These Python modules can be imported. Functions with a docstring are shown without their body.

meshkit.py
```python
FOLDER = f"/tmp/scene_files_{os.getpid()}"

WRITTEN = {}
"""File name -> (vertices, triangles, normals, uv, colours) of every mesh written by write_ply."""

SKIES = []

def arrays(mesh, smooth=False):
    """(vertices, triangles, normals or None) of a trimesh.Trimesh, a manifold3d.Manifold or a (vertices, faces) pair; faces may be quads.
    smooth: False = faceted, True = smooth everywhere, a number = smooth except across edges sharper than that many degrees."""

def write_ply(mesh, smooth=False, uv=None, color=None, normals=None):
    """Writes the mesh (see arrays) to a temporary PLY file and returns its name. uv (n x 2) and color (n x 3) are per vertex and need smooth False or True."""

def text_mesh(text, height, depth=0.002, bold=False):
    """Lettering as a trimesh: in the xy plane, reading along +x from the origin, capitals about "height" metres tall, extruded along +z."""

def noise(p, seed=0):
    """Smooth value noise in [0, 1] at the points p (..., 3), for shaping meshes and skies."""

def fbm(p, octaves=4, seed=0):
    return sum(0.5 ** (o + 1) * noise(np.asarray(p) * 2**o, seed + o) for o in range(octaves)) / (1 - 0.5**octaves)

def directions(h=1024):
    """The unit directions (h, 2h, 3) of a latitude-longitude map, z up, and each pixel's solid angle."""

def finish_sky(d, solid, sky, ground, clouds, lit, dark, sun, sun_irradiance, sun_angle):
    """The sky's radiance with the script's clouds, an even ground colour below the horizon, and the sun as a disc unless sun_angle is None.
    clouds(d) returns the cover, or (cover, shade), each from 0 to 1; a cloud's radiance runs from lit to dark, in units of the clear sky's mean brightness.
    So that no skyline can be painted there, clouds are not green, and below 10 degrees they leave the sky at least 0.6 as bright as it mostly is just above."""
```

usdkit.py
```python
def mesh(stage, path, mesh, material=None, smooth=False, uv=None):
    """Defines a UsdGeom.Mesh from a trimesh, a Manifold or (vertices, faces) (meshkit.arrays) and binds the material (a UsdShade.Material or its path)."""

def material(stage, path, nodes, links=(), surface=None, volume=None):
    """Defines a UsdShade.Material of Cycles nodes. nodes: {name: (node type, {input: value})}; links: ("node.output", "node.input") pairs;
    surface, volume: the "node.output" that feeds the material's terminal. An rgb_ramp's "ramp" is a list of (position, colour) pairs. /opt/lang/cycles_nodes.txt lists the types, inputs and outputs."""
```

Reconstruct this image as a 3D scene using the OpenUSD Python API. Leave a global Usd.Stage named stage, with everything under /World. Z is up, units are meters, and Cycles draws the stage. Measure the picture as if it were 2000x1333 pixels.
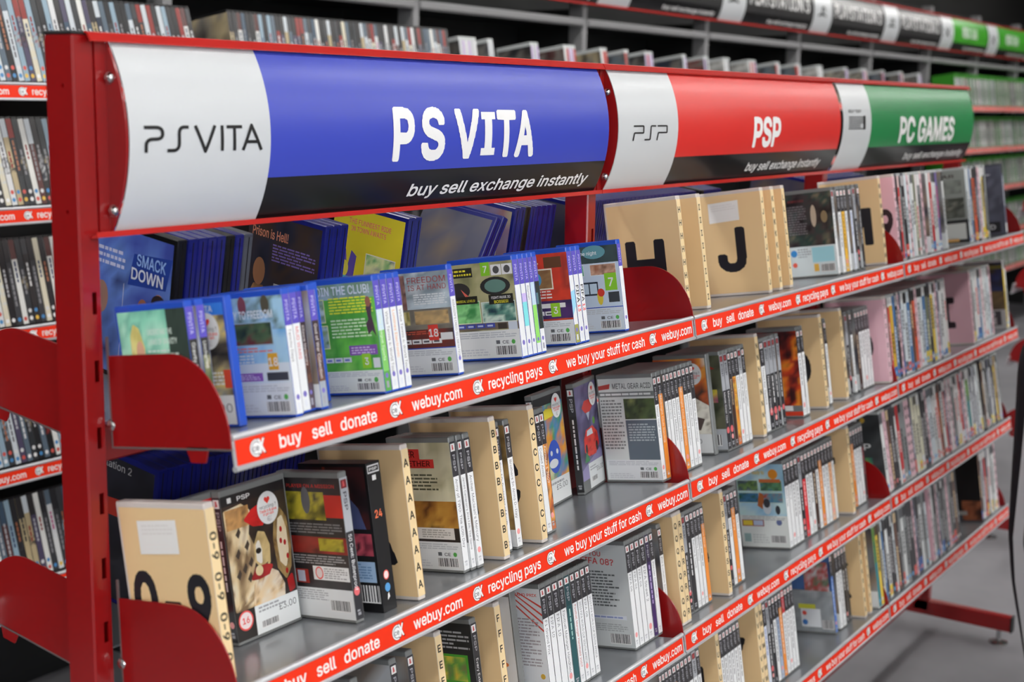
import math, random
import numpy as np, trimesh, manifold3d, usdkit, meshkit
from shapely.geometry import Polygon, LineString, box as sbox, Point
from shapely.ops import unary_union
from pxr import Usd, UsdGeom, UsdShade, UsdLux, Gf, Sdf, Vt

stage = Usd.Stage.CreateInMemory()
UsdGeom.Xform.Define(stage, '/World')
UsdGeom.Scope.Define(stage, '/World/Looks')
rnd = random.Random(7)

# ------------------------------------------------------------------ camera, lights, exposure
cam = UsdGeom.Camera.Define(stage, '/World/camera')
CR, CU, CF = np.array([.5600, -.8285, .01545]), np.array([.1318, .1076, .9855]), np.array([.8180, .5494, -.1691])
CP = np.array([-.9456, -1.3164, .6655])
m = Gf.Matrix4d(*[float(x) for x in (*CR, 0, *CU, 0, *(-CF), 0, *CP, 1)])
cam.AddTransformOp().Set(m.GetOrthonormalized())
cam.CreateHorizontalApertureAttr(36.0)
cam.CreateFocalLengthAttr(2715.25 / 2000 * 36.0)
cam.CreateFStopAttr(5.0)
cam.CreateFocusDistanceAttr(1.95)
cam.CreateExposureAttr(0.4)
dome = UsdLux.DomeLight.Define(stage, '/World/ambient')
dome.CreateIntensityAttr(1.4)
dome.CreateColorAttr(Gf.Vec3f(.95, .985, 1.04))
LAMP = 9.0            # radiance of the ceiling tubes
FLOOR, CEIL = -.842, 1.95

# ------------------------------------------------------------------ colours and materials
def lin(c):
    if isinstance(c, str):
        c = c.lstrip('#'); c = [int(c[i:i + 2], 16) / 255 for i in (0, 2, 4)]
    return tuple(x / 12.92 if x <= .04045 else ((x + .055) / 1.055) ** 2.4 for x in c)
MAT = {}
def mat(name, color=None, rough=.5, metal=0., **kw):
    if name not in MAT:
        d = {'roughness': rough, 'metallic': metal}
        if color is not None: d['base_color'] = lin(color)
        d.update(kw)
        MAT[name] = usdkit.material(stage, '/World/Looks/' + name, {'p': ('principled_bsdf', d)}, [], surface='p.BSDF')
    return MAT[name]
def print_mat(name, rough, **kw):
    MAT[name] = usdkit.material(stage, '/World/Looks/' + name, {'a': ('attribute', {'attribute': 'col'}), 'p': ('principled_bsdf', {'roughness': rough, **kw})},
                                [('a.color', 'p.base_color')], surface='p.BSDF')
print_mat('print_gloss', .36, coat_weight=.12, coat_roughness=.12)
print_mat('print_matte', .5)
print_mat('print_strip', .5, specular_ior_level=.25)
def noisy(name, c1, c2, scale, rough, metal=0., stretch=(1, 1, 1), bump=0., coat=0.):
    nodes = {'t': ('texture_coordinate', {}), 'm': ('mapping', {'scale': stretch}), 'n': ('noise_texture', {'scale': scale, 'detail': 5}),
             'r': ('rgb_ramp', {'ramp': [(.3, lin(c1)), (.7, lin(c2))]}), 'p': ('principled_bsdf', {'roughness': rough, 'metallic': metal, 'coat_weight': coat, 'coat_roughness': .12})}
    links = [('t.object', 'm.vector'), ('m.vector', 'n.vector'), ('n.fac', 'r.fac'), ('r.color', 'p.base_color')]
    if bump:
        nodes['b'] = ('bump', {'strength': bump, 'distance': .002}); links += [('n.fac', 'b.height'), ('b.normal', 'p.normal')]
    MAT[name] = usdkit.material(stage, '/World/Looks/' + name, nodes, links, surface='p.BSDF')
noisy('red_paint', '#980c0f', '#8e0a0d', 6, .32, coat=.5)
noisy('steel_deck', '#8f9399', '#7b7f85', 4, .26, .3, coat=.4)
noisy('lip_metal', '#d4d6da', '#c6c8cd', 8, .22, .35)
noisy('concrete', '#8c8b90', '#706f74', 2.2, .75, bump=.15)
noisy('navy_cloth', '#181c28', '#10131c', 60, .85, bump=.4)
noisy('dark_board', '#1d1f20', '#131415', 3, .6)
mat('rail_red', '#c2201a', .3, coat_weight=.5, coat_roughness=.12); mat('chrome', '#c8c8c8', .15, 1.0); mat('edge_metal', '#8f8484', .35, .6)  # sign rails: the frame red, brightened in colour to imitate overhead light on them
mat('strip_orange', '#f23412', .5, specular_ior_level=.25); mat('black_cap', '#26292a', .5); mat('hole', '#050303', .9)
mat('sign_white', '#d0d4d7', .38, coat_weight=.12, coat_roughness=.2); mat('sign_blue', '#3a49bd', .38, coat_weight=.12, coat_roughness=.2)
mat('sign_red', '#e0302b', .38, coat_weight=.12, coat_roughness=.2); mat('sign_green', '#1f8a4c', .38, coat_weight=.12, coat_roughness=.2)
mat('sign_black', '#131316', .28, coat_weight=.12, coat_roughness=.2); mat('sign_ink', '#141416', .5)
mat('sign_lime', '#44a52c', .3); mat('sign_grey', '#3b3b3c', .3); mat('letter_white', '#f4f4f4', .4)
mat('vita_blue', '#2a55c4', .25, transmission_weight=0.); mat('ps2_blue', '#20267e', .18); mat('box_black', '#101012', .3)
mat('clear_grey', '#7d8080', .22); mat('clear_light', '#c3c8c8', .22); mat('clear_pink', '#d8cfca', .25); mat('green_case', '#3c8f2b', .3); mat('grey_case', '#5a5d66', .3)
mat('wall_grey', '#8a8a8c', .5); mat('wall_black', '#141414', .8); mat('ceiling_black', '#0d0d0e', .9); mat('far_wall', '#8d8b88', .8)
mat('skin', '#b9826a', .5, subsurface_weight=.1); mat('hair', '#2a1c14', .6); mat('shoe', '#e4e4e4', .5); mat('jacket', '#1b1f2c', .8); mat('magenta', '#8a2a6a', .8)
mat('stripe_cloth', '#b9bbc0', .8)
MAT['pane_glass'] = usdkit.material(stage, '/World/Looks/pane_glass', {'f': ('fresnel', {'IOR': 1.45}), 't': ('transparent_bsdf', {}), 'g': ('glossy_bsdf', {'roughness': .02}), 'x': ('mix_closure', {})},
                                    [('f.fac', 'x.fac'), ('t.BSDF', 'x.closure1'), ('g.BSDF', 'x.closure2')], surface='x.closure')
MAT['tube'] = usdkit.material(stage, '/World/Looks/tube', {'e': ('emission', {'color': (1.0, .975, .94), 'strength': LAMP})}, [], surface='e.emission')

# ------------------------------------------------------------------ helpers for prims
used = {}
def numbered(parent, name):
    k = (parent, name); n = used.get(k, 0); used[k] = n + 1
    return f'{parent}/{name}' + (f'_{n:03d}' if n else '')
def tag(prim, label=None, cat=None, group=None, kind=None):
    for k, v in (('label', label), ('category', cat), ('group', group), ('kind', kind)):
        if v: prim.SetCustomDataByKey(k, v)
def obj(name, mesh, material, parent='/World', smooth=False, col=None):
    path = numbered(parent, name)
    g = usdkit.mesh(stage, path, mesh, MAT[material] if isinstance(material, str) else material, smooth=smooth)
    if col is not None:
        UsdGeom.PrimvarsAPI(g).CreatePrimvar('col', Sdf.ValueTypeNames.Color3fArray, 'vertex').Set(Vt.Vec3fArray.FromNumpy(np.asarray(col, np.float32)))
    return g.GetPrim()
def M4(X=(1, 0, 0), Y=(0, 1, 0), Z=(0, 0, 1), O=(0, 0, 0)):
    A = np.eye(4); A[:3, 0], A[:3, 1], A[:3, 2], A[:3, 3] = X, Y, Z, O; return A
def rotz(a): a = math.radians(a); return M4((math.cos(a), math.sin(a), 0), (-math.sin(a), math.cos(a), 0))
def roty(a): a = math.radians(a); return M4((math.cos(a), 0, -math.sin(a)), (0, 1, 0), (math.sin(a), 0, math.cos(a)))
def tr(x, y, z): return M4(O=(x, y, z))
def thing(name, A, label, cat, group=None, kind=None):
    path = numbered('/World', name)
    x = UsdGeom.Xform.Define(stage, path); x.AddTransformOp().Set(Gf.Matrix4d(*[float(v) for v in np.asarray(A).T.ravel()]))
    tag(x.GetPrim(), label, cat, group, kind)
    return path
PROTO = {}
def copy_or_build(key, name, A, label, cat, group, build):
    """the first of a kind is built with its parts, each later one references it"""
    p = thing(name, A, label, cat, group)
    if key in PROTO:
        pr = stage.GetPrimAtPath(p); pr.GetReferences().AddInternalReference(PROTO[key]); pr.SetInstanceable(True)
    else:
        PROTO[key] = p; build(p)
    return p
def bx(x0, x1, y0, y1, z0, z1):
    b = trimesh.creation.box([x1 - x0, y1 - y0, z1 - z0]); b.apply_translation([(x0 + x1) / 2, (y0 + y1) / 2, (z0 + z1) / 2]); return b
def cbox(x0, x1, y0, y1, z0, z1, c=.001):
    P = []
    for sx in (0, 1):
        for sy in (0, 1):
            for sz in (0, 1):
                x, y, z = (x1 if sx else x0), (y1 if sy else y0), (z1 if sz else z0)
                ix, iy, iz = (-c if sx else c), (-c if sy else c), (-c if sz else c)
                P += [(x, y + iy, z + iz), (x + ix, y, z + iz), (x + ix, y + iy, z)]
    return manifold3d.Manifold.hull_points(np.array(P))
def cat(*ms): return trimesh.util.concatenate([tm(m) for m in ms])
def tm(m):
    if isinstance(m, trimesh.Trimesh): return m
    v, f, _ = meshkit.arrays(m); return trimesh.Trimesh(v, f, process=False)
def xf(m, A): m = tm(m).copy(); m.apply_transform(A); return m
def prism_x(poly, x0, x1):
    """a polygon of (y, z) drawn out along x"""
    g = trimesh.creation.extrude_polygon(poly, x1 - x0, engine='earcut')
    v = g.vertices.copy(); g.vertices = np.stack([v[:, 2] + x0, v[:, 0], v[:, 1]], 1); return g
def cyl(p, q, r, n=16):
    p, q = np.array(p, float), np.array(q, float); L = np.linalg.norm(q - p)
    c = trimesh.creation.cylinder(r, L, sections=n); c.apply_transform(trimesh.geometry.align_vectors([0, 0, 1], (q - p) / L)); c.apply_translation((p + q) / 2); return c

# ------------------------------------------------------------------ flat print: layered shapes with colours in a primvar
TXT = {}
def text2d(s, bold=True):
    """(points, triangles) of lettering with capitals 1 high; bold may be a number: outlines grown by that much"""
    k = (s, bold)
    if k not in TXT:
        t = meshkit.text_mesh(s, 1.0, .02, bool(bold))
        f = t.faces[t.face_normals[:, 2] > .9]
        i, inv = np.unique(f, return_inverse=True); v, f = t.vertices[i][:, :2], inv.reshape(f.shape)
        if not isinstance(bold, bool):
            g = unary_union([Polygon(v[q]).buffer(1e-5) for q in f]).buffer(bold, join_style=2, mitre_limit=2).simplify(.006); V, F, n = [], [], 0
            for q in getattr(g, 'geoms', [g]):
                a, b = trimesh.creation.triangulate_polygon(q, engine='earcut'); V.append(a); F.append(b + n); n += len(a)
            v, f = np.vstack(V), np.vstack(F)
        TXT[k] = (v - [v[:, 0].min(), 0], f)
    return TXT[k]
PAL = {}
class Print:
    STEP, GAIN = .000008, 1.0
    def __init__(s, W, H): s.W, s.H, s.V, s.F, s.C, s.n, s.L = W, H, [], [], [], 0, 0
    def put(s, v, f, c):
        v = np.asarray(v, float); n = len(v)
        s.V.append(np.column_stack([v, np.full(n, s.L * s.STEP)])); s.F.append(np.asarray(f) + s.n); s.n += n
        c = np.asarray(c, float); c = c * np.minimum(s.GAIN, .87 / np.maximum(c.max(-1, keepdims=True), 1e-6)); s.C.append(np.broadcast_to(c, (n, 3)) if c.ndim == 1 else c); s.L += 1
    def r(s, x0, y0, x1, y1, c):
        X0, X1, Y0, Y1 = x0 * s.W, x1 * s.W, y0 * s.H, y1 * s.H
        s.put([(X0, Y0), (X1, Y0), (X1, Y1), (X0, Y1)], [(0, 1, 2), (0, 2, 3)], lin(c))
    def p(s, pts, c):
        g = Polygon([(x * s.W, y * s.H) for x, y in pts]).buffer(0)
        if not isinstance(c, str):   # several colours: a painted, rounded shape
            r = .022 * s.W; g = g.buffer(r).buffer(-2 * r).buffer(r)
        for q in getattr(g, 'geoms', [g]):
            if q.is_empty: continue
            v, f = trimesh.creation.triangulate_polygon(q, engine='earcut')
            if isinstance(c, str): s.put(v, f, lin(c)); continue
            v, f = trimesh.remesh.subdivide_to_size(np.column_stack([v, 0 * v[:, 0]]), f, .11 * s.W, max_iter=6)
            n = np.clip((meshkit.fbm(v / s.W * 7 + len(pts) * 3.1, 3, len(v)) - .3) / .4, 0, 1) * (len(c) - 1); i = np.clip(n.astype(int), 0, len(c) - 2); C = np.array([lin(k) for k in c]); t = (n - i)[:, None]
            s.put(v[:, :2], f, C[i] * (1 - t) + C[i + 1] * t)
    def e(s, cx, cy, rx, ry, c, n=20):
        """ellipse: centre in fractions, radii in metres"""
        a = np.arange(n) * 2 * math.pi / n
        s.put(np.column_stack([cx * s.W + rx * np.cos(a), cy * s.H + ry * np.sin(a)]), [(0, i, i + 1) for i in range(1, n - 1)], lin(c))
    def t(s, x, y, h, text, c, w=None, rot=0, bold=True, shear=0., center=False):
        """text at fractions x, y, capital height h metres, fitted to w metres"""
        v, f = text2d(text, bold); v = v * h
        if w: v = v * [w / max(v[:, 0].max(), 1e-6), 1]
        if center: v = v - [v[:, 0].max() / 2, 0]
        v = v + np.column_stack([v[:, 1] * shear, 0 * v[:, 1]])
        a = math.radians(rot); v = v @ np.array([[math.cos(a), math.sin(a)], [-math.sin(a), math.cos(a)]])
        s.put(v + [x * s.W, y * s.H], f, lin(c))
    def l(s, x0, y0, x1, y1, c, n, seed=1):
        """n lines of small print, too small to read, as rows of words"""
        rr = random.Random(seed * 31 + n); h = (y1 - y0) / n; V, F = [], []
        for i in range(n):
            x, end = x0, x1 - (x1 - x0) * (.0 if i % 3 else rr.random() * .35)
            while x < end - .01:
                e = min(end, x + (x1 - x0) * (.06 + .14 * rr.random())); y = y1 - (i + .75) * h; k = len(V)
                V += [(x * s.W, y * s.H), (e * s.W, y * s.H), (e * s.W, (y + h * .5) * s.H), (x * s.W, (y + h * .5) * s.H)]
                F += [(k, k + 1, k + 2), (k, k + 2, k + 3)]; x = e + .014
        if V: s.put(V, F, lin(c))
    def bars(s, x0, y0, x1, y1, n=22, seed=3):
        s.r(x0, y0, x1, y1, '#f2f2f2'); rr = random.Random(seed); V, F = [], []; x = x0 + .01
        while x < x1 - .015:
            w = (x1 - x0) / n * (.3 + .7 * rr.random()); k = len(V)
            V += [(a * s.W, b * s.H) for a, b in ((x, y0 + .008), (x + w, y0 + .008), (x + w, y1), (x, y1))]; F += [(k, k + 1, k + 2), (k, k + 2, k + 3)]
            x += w + (x1 - x0) / n * (.25 + .7 * rr.random())
        s.put(V, F, lin('#26262a'))
    def a(s, x0, y0, x1, y1, cols, seed, nx=14, ny=14, sc=4.):
        """a blurred picture: a grid of colours picked from a few by smooth noise"""
        u, v = np.meshgrid(np.linspace(0, 1, nx + 1), np.linspace(0, 1, ny + 1))
        P = np.stack([u * sc, v * sc * (y1 - y0) * s.H / max((x1 - x0) * s.W, 1e-9), 0 * u + seed * 7.3], -1)
        g = meshkit.fbm(P, 3, seed); g = np.clip((g - .28) / .44, 0, 1) * (len(cols) - 1)
        C = np.array([lin(c) for c in cols]); i = np.clip(g.astype(int), 0, len(cols) - 2); t = (g - i)[..., None]
        c = C[i] * (1 - t) + C[i + 1] * t
        n = np.arange((nx + 1) * ny).reshape(ny, nx + 1)[:, :-1].ravel()
        F = np.vstack([np.column_stack([n, n + 1, n + nx + 2]), np.column_stack([n, n + nx + 2, n + nx + 1])])
        s.put(np.column_stack([((x0 + (x1 - x0) * u) * s.W).ravel(), ((y0 + (y1 - y0) * v) * s.H).ravel()]), F, c.reshape(-1, 3))
    def logo(s, x, y, R, base='#f6f6f6', ink='#74767c'):
        """the round shop badge: letters in a disc, the last one crossing its rim"""
        a = np.arange(24) * 2 * math.pi / 24; cx, cy = x * s.W, y * s.H
        for r, c in ((R * 1.07, '#5b2622'), (R, base)):
            s.put(np.column_stack([cx + r * np.cos(a), cy + r * np.sin(a)]), [(0, i, i + 1) for i in range(1, 23)], lin(c))
        ring = Point(cx, cy).buffer(R * .8, 8).difference(Point(cx, cy).buffer(R * .68, 8)); v, f = trimesh.creation.triangulate_polygon(ring, engine='earcut'); s.put(v, f, lin(ink))
        v, f = text2d('ce'); k = R * 1.05 / v[:, 0].max(); s.put(v * k + [cx - R * .62, cy - R * .33], f, lin(ink))
        v, f = text2d('x'); k = R * 1.0 / v[:, 0].max()
        s.put(v * [k * 1.25, k * 1.7] + [cx + R * .25, cy - R * .8], f, lin('#5b2622')); s.put(v * [k * 1.05, k * 1.5] + [cx + R * .33, cy - R * .68], f, lin(base))
    def mesh(s, O, U, V, N, lift=.00006):
        v = np.vstack(s.V); O, U, V, N = (np.asarray(x, float) for x in (O, U, V, N))
        return O + v[:, :1] * U + v[:, 1:2] * V + (v[:, 2:] + lift) * N, np.vstack(s.F), np.vstack(s.C)
def put_print(name, parts, parent, material='print_gloss'):
    V, F, C, n = [], [], [], 0
    for v, f, c in parts: V.append(v); F.append(f + n); C.append(c); n += len(v)
    return obj(name, (np.vstack(V), np.vstack(F)), material, parent, col=np.vstack(C))
# ------------------------------------------------------------------ printed covers (flat print on the sleeves)
def foot(P, h=.2, base='#dfe3e6', ce=True, seed=1):
    """the pale legal strip at the foot of a back cover"""
    P.r(0, 0, 1, h, base); P.l(.05, h * .72, .95, h * .95, '#a9adb2', 3, seed); P.l(.05, h * .08, .5, h * .36, '#b4b7bc', 3, seed + 1)
    P.bars(.6, h * .08, .94, h * .42, 20, seed)
    if ce:
        P.r(.62, h * .5, .68, h * .63, '#55585c'); P.t(.72, h * .5, P.H * h * .11, 'CE', '#55585c', P.W * .1); P.e(.89, h * .56, P.W * .03, P.W * .03, '#4f9a4a', 10)
def rating(P, x, y, n, c, s=.11):
    P.r(x, y, x + s, y + s * P.W / P.H * 1.25, c); P.t(x + s / 2, y + s * .3 * P.W / P.H, P.W * s * .6, n, '#f4f4f4', center=True)
def icons(P, x, y, n, w=.12, c='#e8e8e8', ink='#4a4a50'):
    for i in range(n):
        P.r(x + i * w * 1.1, y, x + i * w * 1.1 + w, y + .045, c); P.r(x + i * w * 1.1 + .02, y + .012, x + i * w * 1.1 + w * .75, y + .03, ink)
def shot(P, x0, y0, x1, y1, cols, seed, rim='#e6e2c0', b=.012):
    P.r(x0 - b, y0 - b * P.W / P.H, x1 + b, y1 + b * P.W / P.H, rim); P.a(x0, y0, x1, y1, cols, seed, 10, 8)
def c_gravity(P):
    P.a(0, 0, 1, 1, ['#4f8f80', '#7fc2a8', '#a9dcc4', '#5f9f8c'], 3); P.a(.72, .0, 1, 1, ['#2a3630', '#33403a', '#26302c'], 5, 6, 10)
    P.p([(0, .42), (.12, .58), (.2, .52), (.3, .56), (.34, .38), (.34, 0), (0, 0)], ['#1f1e20', '#3a3436', '#2b2a2c'])
    P.p([(.14, .5), (.16, .8), (.22, .9), (.3, .86), (.36, .7), (.34, .45), (.38, .2), (.26, .18), (.22, .5)], ['#a89f58', '#d8d290', '#c9c37c', '#b8ae68']); P.e(.29, .66, .006, .012, '#c49a80')
    P.t(.42, .8, .0055, 'UNDERSTAND THE', '#dff0e4', P.W * .36); P.t(.42, .72, .0055, 'LAWS OF GRAVITY', '#dff0e4', P.W * .42); P.l(.4, .45, .86, .68, '#c9d8cf', 8, 2); foot(P, .2)
def c_goldfront(P):
    P.a(0, .24, 1, 1, ['#1d1c20', '#4b4640', '#8d8468', '#c8b26a', '#3b5f86'], 11, 14, 18, 6); P.r(0, .9, 1, 1, '#2e6bc0'); P.t(.55, .93, .006, 'PSVITA', '#e8f0ff', P.W * .3)
    P.e(.3, .5, .012, .03, '#b8a888'); P.e(.7, .43, .004, .004, '#e0c020'); P.l(.5, .32, .95, .44, '#e4e4e4', 4, 5); P.r(.9, .3, 1, .45, '#b8402c'); P.r(0, 0, 1, .24, '#e9edef'); P.t(.62, .1, .009, '5.00', '#6a6c70', P.W * .34, bold=False)
def c_whitefront(P):
    P.a(0, .2, 1, 1, ['#e8ecee', '#b8c4cc', '#d88a50', '#7a3a28', '#e6e0d8'], 21, 12, 16, 5); P.r(0, 0, 1, .26, '#eef0f1'); P.t(.66, .12, .008, '00', '#6a6c70', P.W * .2, bold=False)
def c_freedom(P):
    P.a(0, 0, 1, 1, ['#7fb4d8', '#4f86b4', '#a8cfe6', '#5a7a70'], 31); P.a(0, .72, 1, 1, ['#5f7fa0', '#8fb4d0', '#4a5a48', '#9fc8e0'], 33, 16, 8)
    for x, c in ((.22, '#2d5a34'), (.42, '#6a3a44'), (.75, '#4a4634')): P.e(x, .93, .006, .01, c)
    P.t(.08, .82, .008, 'A WAY TO FREEDOM', '#dfe6ea', P.W * .76); shot(P, .25, .6, .8, .78, ['#243028', '#6a2a30', '#4a6040', '#1c2a24'], 35, '#8aa4b4'); P.r(.02, .58, .2, .77, '#1a2434')
    P.l(.05, .53, .78, .58, '#c86a6a', 2, 3); P.l(.05, .44, .5, .52, '#e8eef2', 3, 4); P.a(0, .0, 1, .44, ['#cddbe6', '#dfe8ee', '#c2d2e0'], 36, 6, 6); rating(P, .7, .38, '18', '#c8962a', .14)
    P.r(.12, .29, .6, .36, '#7a4f9e'); P.l(.15, .3, .56, .35, '#d8c8e8', 3, 5); P.r(.66, .29, .96, .36, '#3a3c40'); foot(P, .27, '#dde3e9')
def c_club(P):
    P.a(0, .2, 1, 1, ['#4f9f3c', '#66b648', '#3f8a34', '#7cc05a'], 41); P.a(0, .86, 1, 1, ['#7a94a8', '#5f7a60', '#9ab0c0'], 42, 12, 5); P.t(.08, .9, .0095, 'JOIN THE CLUB!', '#d4dcec', P.W * .86)
    P.l(.32, .72, .96, .88, '#d6d83a', 6, 6); P.l(.32, .5, .9, .68, '#cfe8c0', 6, 7); shot(P, .02, .66, .24, .86, ['#8fa8a0', '#6a8a60', '#b8c8c8'], 43, '#d8dca0'); shot(P, .02, .42, .26, .62, ['#7f9a70', '#a8bcc0', '#4f7a3c'], 44, '#d8dca0')
    P.p([(.86, .52), (.84, .62), (.88, .66), (.86, .76), (.9, .84), (.95, .8), (.93, .7), (.95, .62), (.97, .5), (.92, .56)], '#4a3640'); P.e(.9, .82, .004, .006, '#8a5a44')
    P.r(.55, .34, .96, .43, '#7a4f9e'); P.l(.58, .35, .92, .42, '#d8c8e8', 3, 8); icons(P, .05, .28, 4, .12, '#e0e6ee', '#5f6fae'); rating(P, .72, .22, '3', '#86b82c', .13); P.r(.88, .22, .98, .31, '#c8ccd0'); foot(P, .2, '#e2e7e4')
def c_hand(P):
    P.a(0, .62, 1, 1, ['#8a9aa4', '#b4c0c6', '#6f7c84', '#a8b0b4'], 51); P.a(.0, .62, .34, .98, ['#4a3a38', '#8a6a60', '#6a4a44', '#c0a090'], 52, 8, 10, 6); P.t(.38, .895, .0072, 'FREEDOM', '#8a2a24', P.W * .58, bold=False); P.t(.38, .825, .0066, 'IS AT HAND', '#8a2a24', P.W * .58, bold=False); P.l(.45, .68, .95, .79, '#e4e8ea', 5, 2)
    P.a(0, .42, 1, .64, ['#5f5c58', '#7a7468', '#4a4844'], 53, 10, 6); shot(P, .02, .49, .36, .62, ['#a8985a', '#6f6a3a', '#c8bc80'], 54, '#7a7468'); shot(P, .44, .49, .95, .62, ['#8f7a5a', '#b89a6a', '#6a5a44'], 55, '#7a7468')
    P.a(0, .26, 1, .44, ['#4a3230', '#6a2c24', '#3a3432'], 56, 12, 5); P.l(.04, .39, .8, .43, '#b0503c', 2, 3); icons(P, .05, .3, 5, .14); rating(P, .62, .33, '18', '#c43a30', .15); P.r(.8, .33, .98, .4, '#c8c8c8'); foot(P, .25)
def c_legends(P):
    P.a(0, .24, 1, 1, ['#6f7050', '#8f8c64', '#a4a078', '#5f5c44'], 61); P.r(0, .86, .36, .96, '#2a2a26'); P.l(.02, .87, .34, .95, '#e4d83a', 2, 3); rating(P, .5, .86, '7', '#7ab42c', .14); P.r(.66, .86, .82, .97, '#d8d8d8'); P.r(.83, .86, .99, .97, '#d8d8d8'); P.e(.74, .915, .005, .005, '#4a4a4a'); P.e(.91, .915, .005, .005, '#4a4a4a')
    P.e(.7, .75, .024, .012, '#2c2c2a'); P.e(.7, .75, .017, .0085, '#5a7a70'); P.e(.12, .72, .018, .011, '#343230'); P.p([(.15, .74), (.3, .64), (.38, .64), (.32, .6), (.24, .62)], '#d8685a')
    shot(P, .0, .38, .42, .6, ['#5fae60', '#8fd08a', '#3f8a4c'], 63, '#dfe6c8'); shot(P, .46, .38, .97, .58, ['#1f4a54', '#d8e8d8', '#5a8a7a', '#223a44'], 64, '#c8d0c8'); P.r(.04, .58, .4, .66, '#26261f'); P.t(.06, .6, .003, 'MUSICAL LEVELS!', '#e4dc3a', P.W * .3); P.r(.58, .56, .96, .66, '#26261f'); P.t(.62, .615, .0032, 'FIGHT HUGE 3D', '#eeeeee', P.W * .3); P.t(.66, .57, .0036, 'BOSSES!', '#e4dc3a', P.W * .22)
    P.r(0, .3, 1, .37, '#6a5f52'); icons(P, .03, .32, 4, .14, '#3f4a9a', '#c8d0f0'); P.r(.68, .3, .82, .36, '#3a342e'); P.r(.84, .29, .98, .37, '#c8d0dc'); foot(P, .29, '#e2e4e4')
def c_redvita(P):
    P.a(0, .26, 1, 1, ['#a83222', '#c23a26', '#8a2c24', '#b84a30'], 71); P.l(.1, .88, .55, .95, '#e8c49a', 2, 3); P.r(.62, .84, .9, .96, '#5a3a24'); shot(P, .12, .62, .72, .82, ['#6a4a34', '#8a6a44', '#5a3a2a'], 72, '#d8d0c0', .02); P.e(.42, .72, .014, .012, '#3f8ab8'); P.l(.1, .5, .7, .6, '#e8d8d0', 3, 4)
    P.a(0, .28, 1, .48, ['#3a2a5a', '#4a2c64', '#2c2448'], 73, 12, 6); P.e(.05, .42, .008, .012, '#5a8ab8'); P.r(.5, .4, .9, .45, '#e4e4e4'); icons(P, .1, .32, 4, .14); rating(P, .66, .3, '3', '#86b82c', .15); foot(P, .26)
def c_night(P):
    P.a(0, .8, 1, 1, ['#26302f', '#3a4a4c', '#1d2626'], 81, 12, 6); P.e(.6, .93, .02, .01, '#5a8a94'); P.t(.05, .9, .005, 'fears of the night', '#c8cfd0', P.W * .6); P.r(0, .28, 1, .8, '#aebccc'); shot(P, .05, .66, .4, .78, ['#3f8a6a', '#7ac0a0', '#2f6a5a'], 82, '#d8e0e8'); shot(P, .52, .66, .94, .78, ['#8a5a44', '#c09a84', '#6a4a3a'], 83, '#d8e0e8')
    P.r(.04, .42, .62, .58, '#2a3440'); 
    for i in range(4): P.r(.06 + .14 * i, .44, .18 + .14 * i, .56, '#c8dcec')
    rating(P, .74, .47, '7', '#7ab42c', .2); P.r(.78, .33, .96, .45, '#33383c'); P.e(.64, .4, .005, .012, '#c8b23a'); P.e(.66, .45, .006, .006, '#c03a2c'); foot(P, .27, '#d3dde8')
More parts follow.
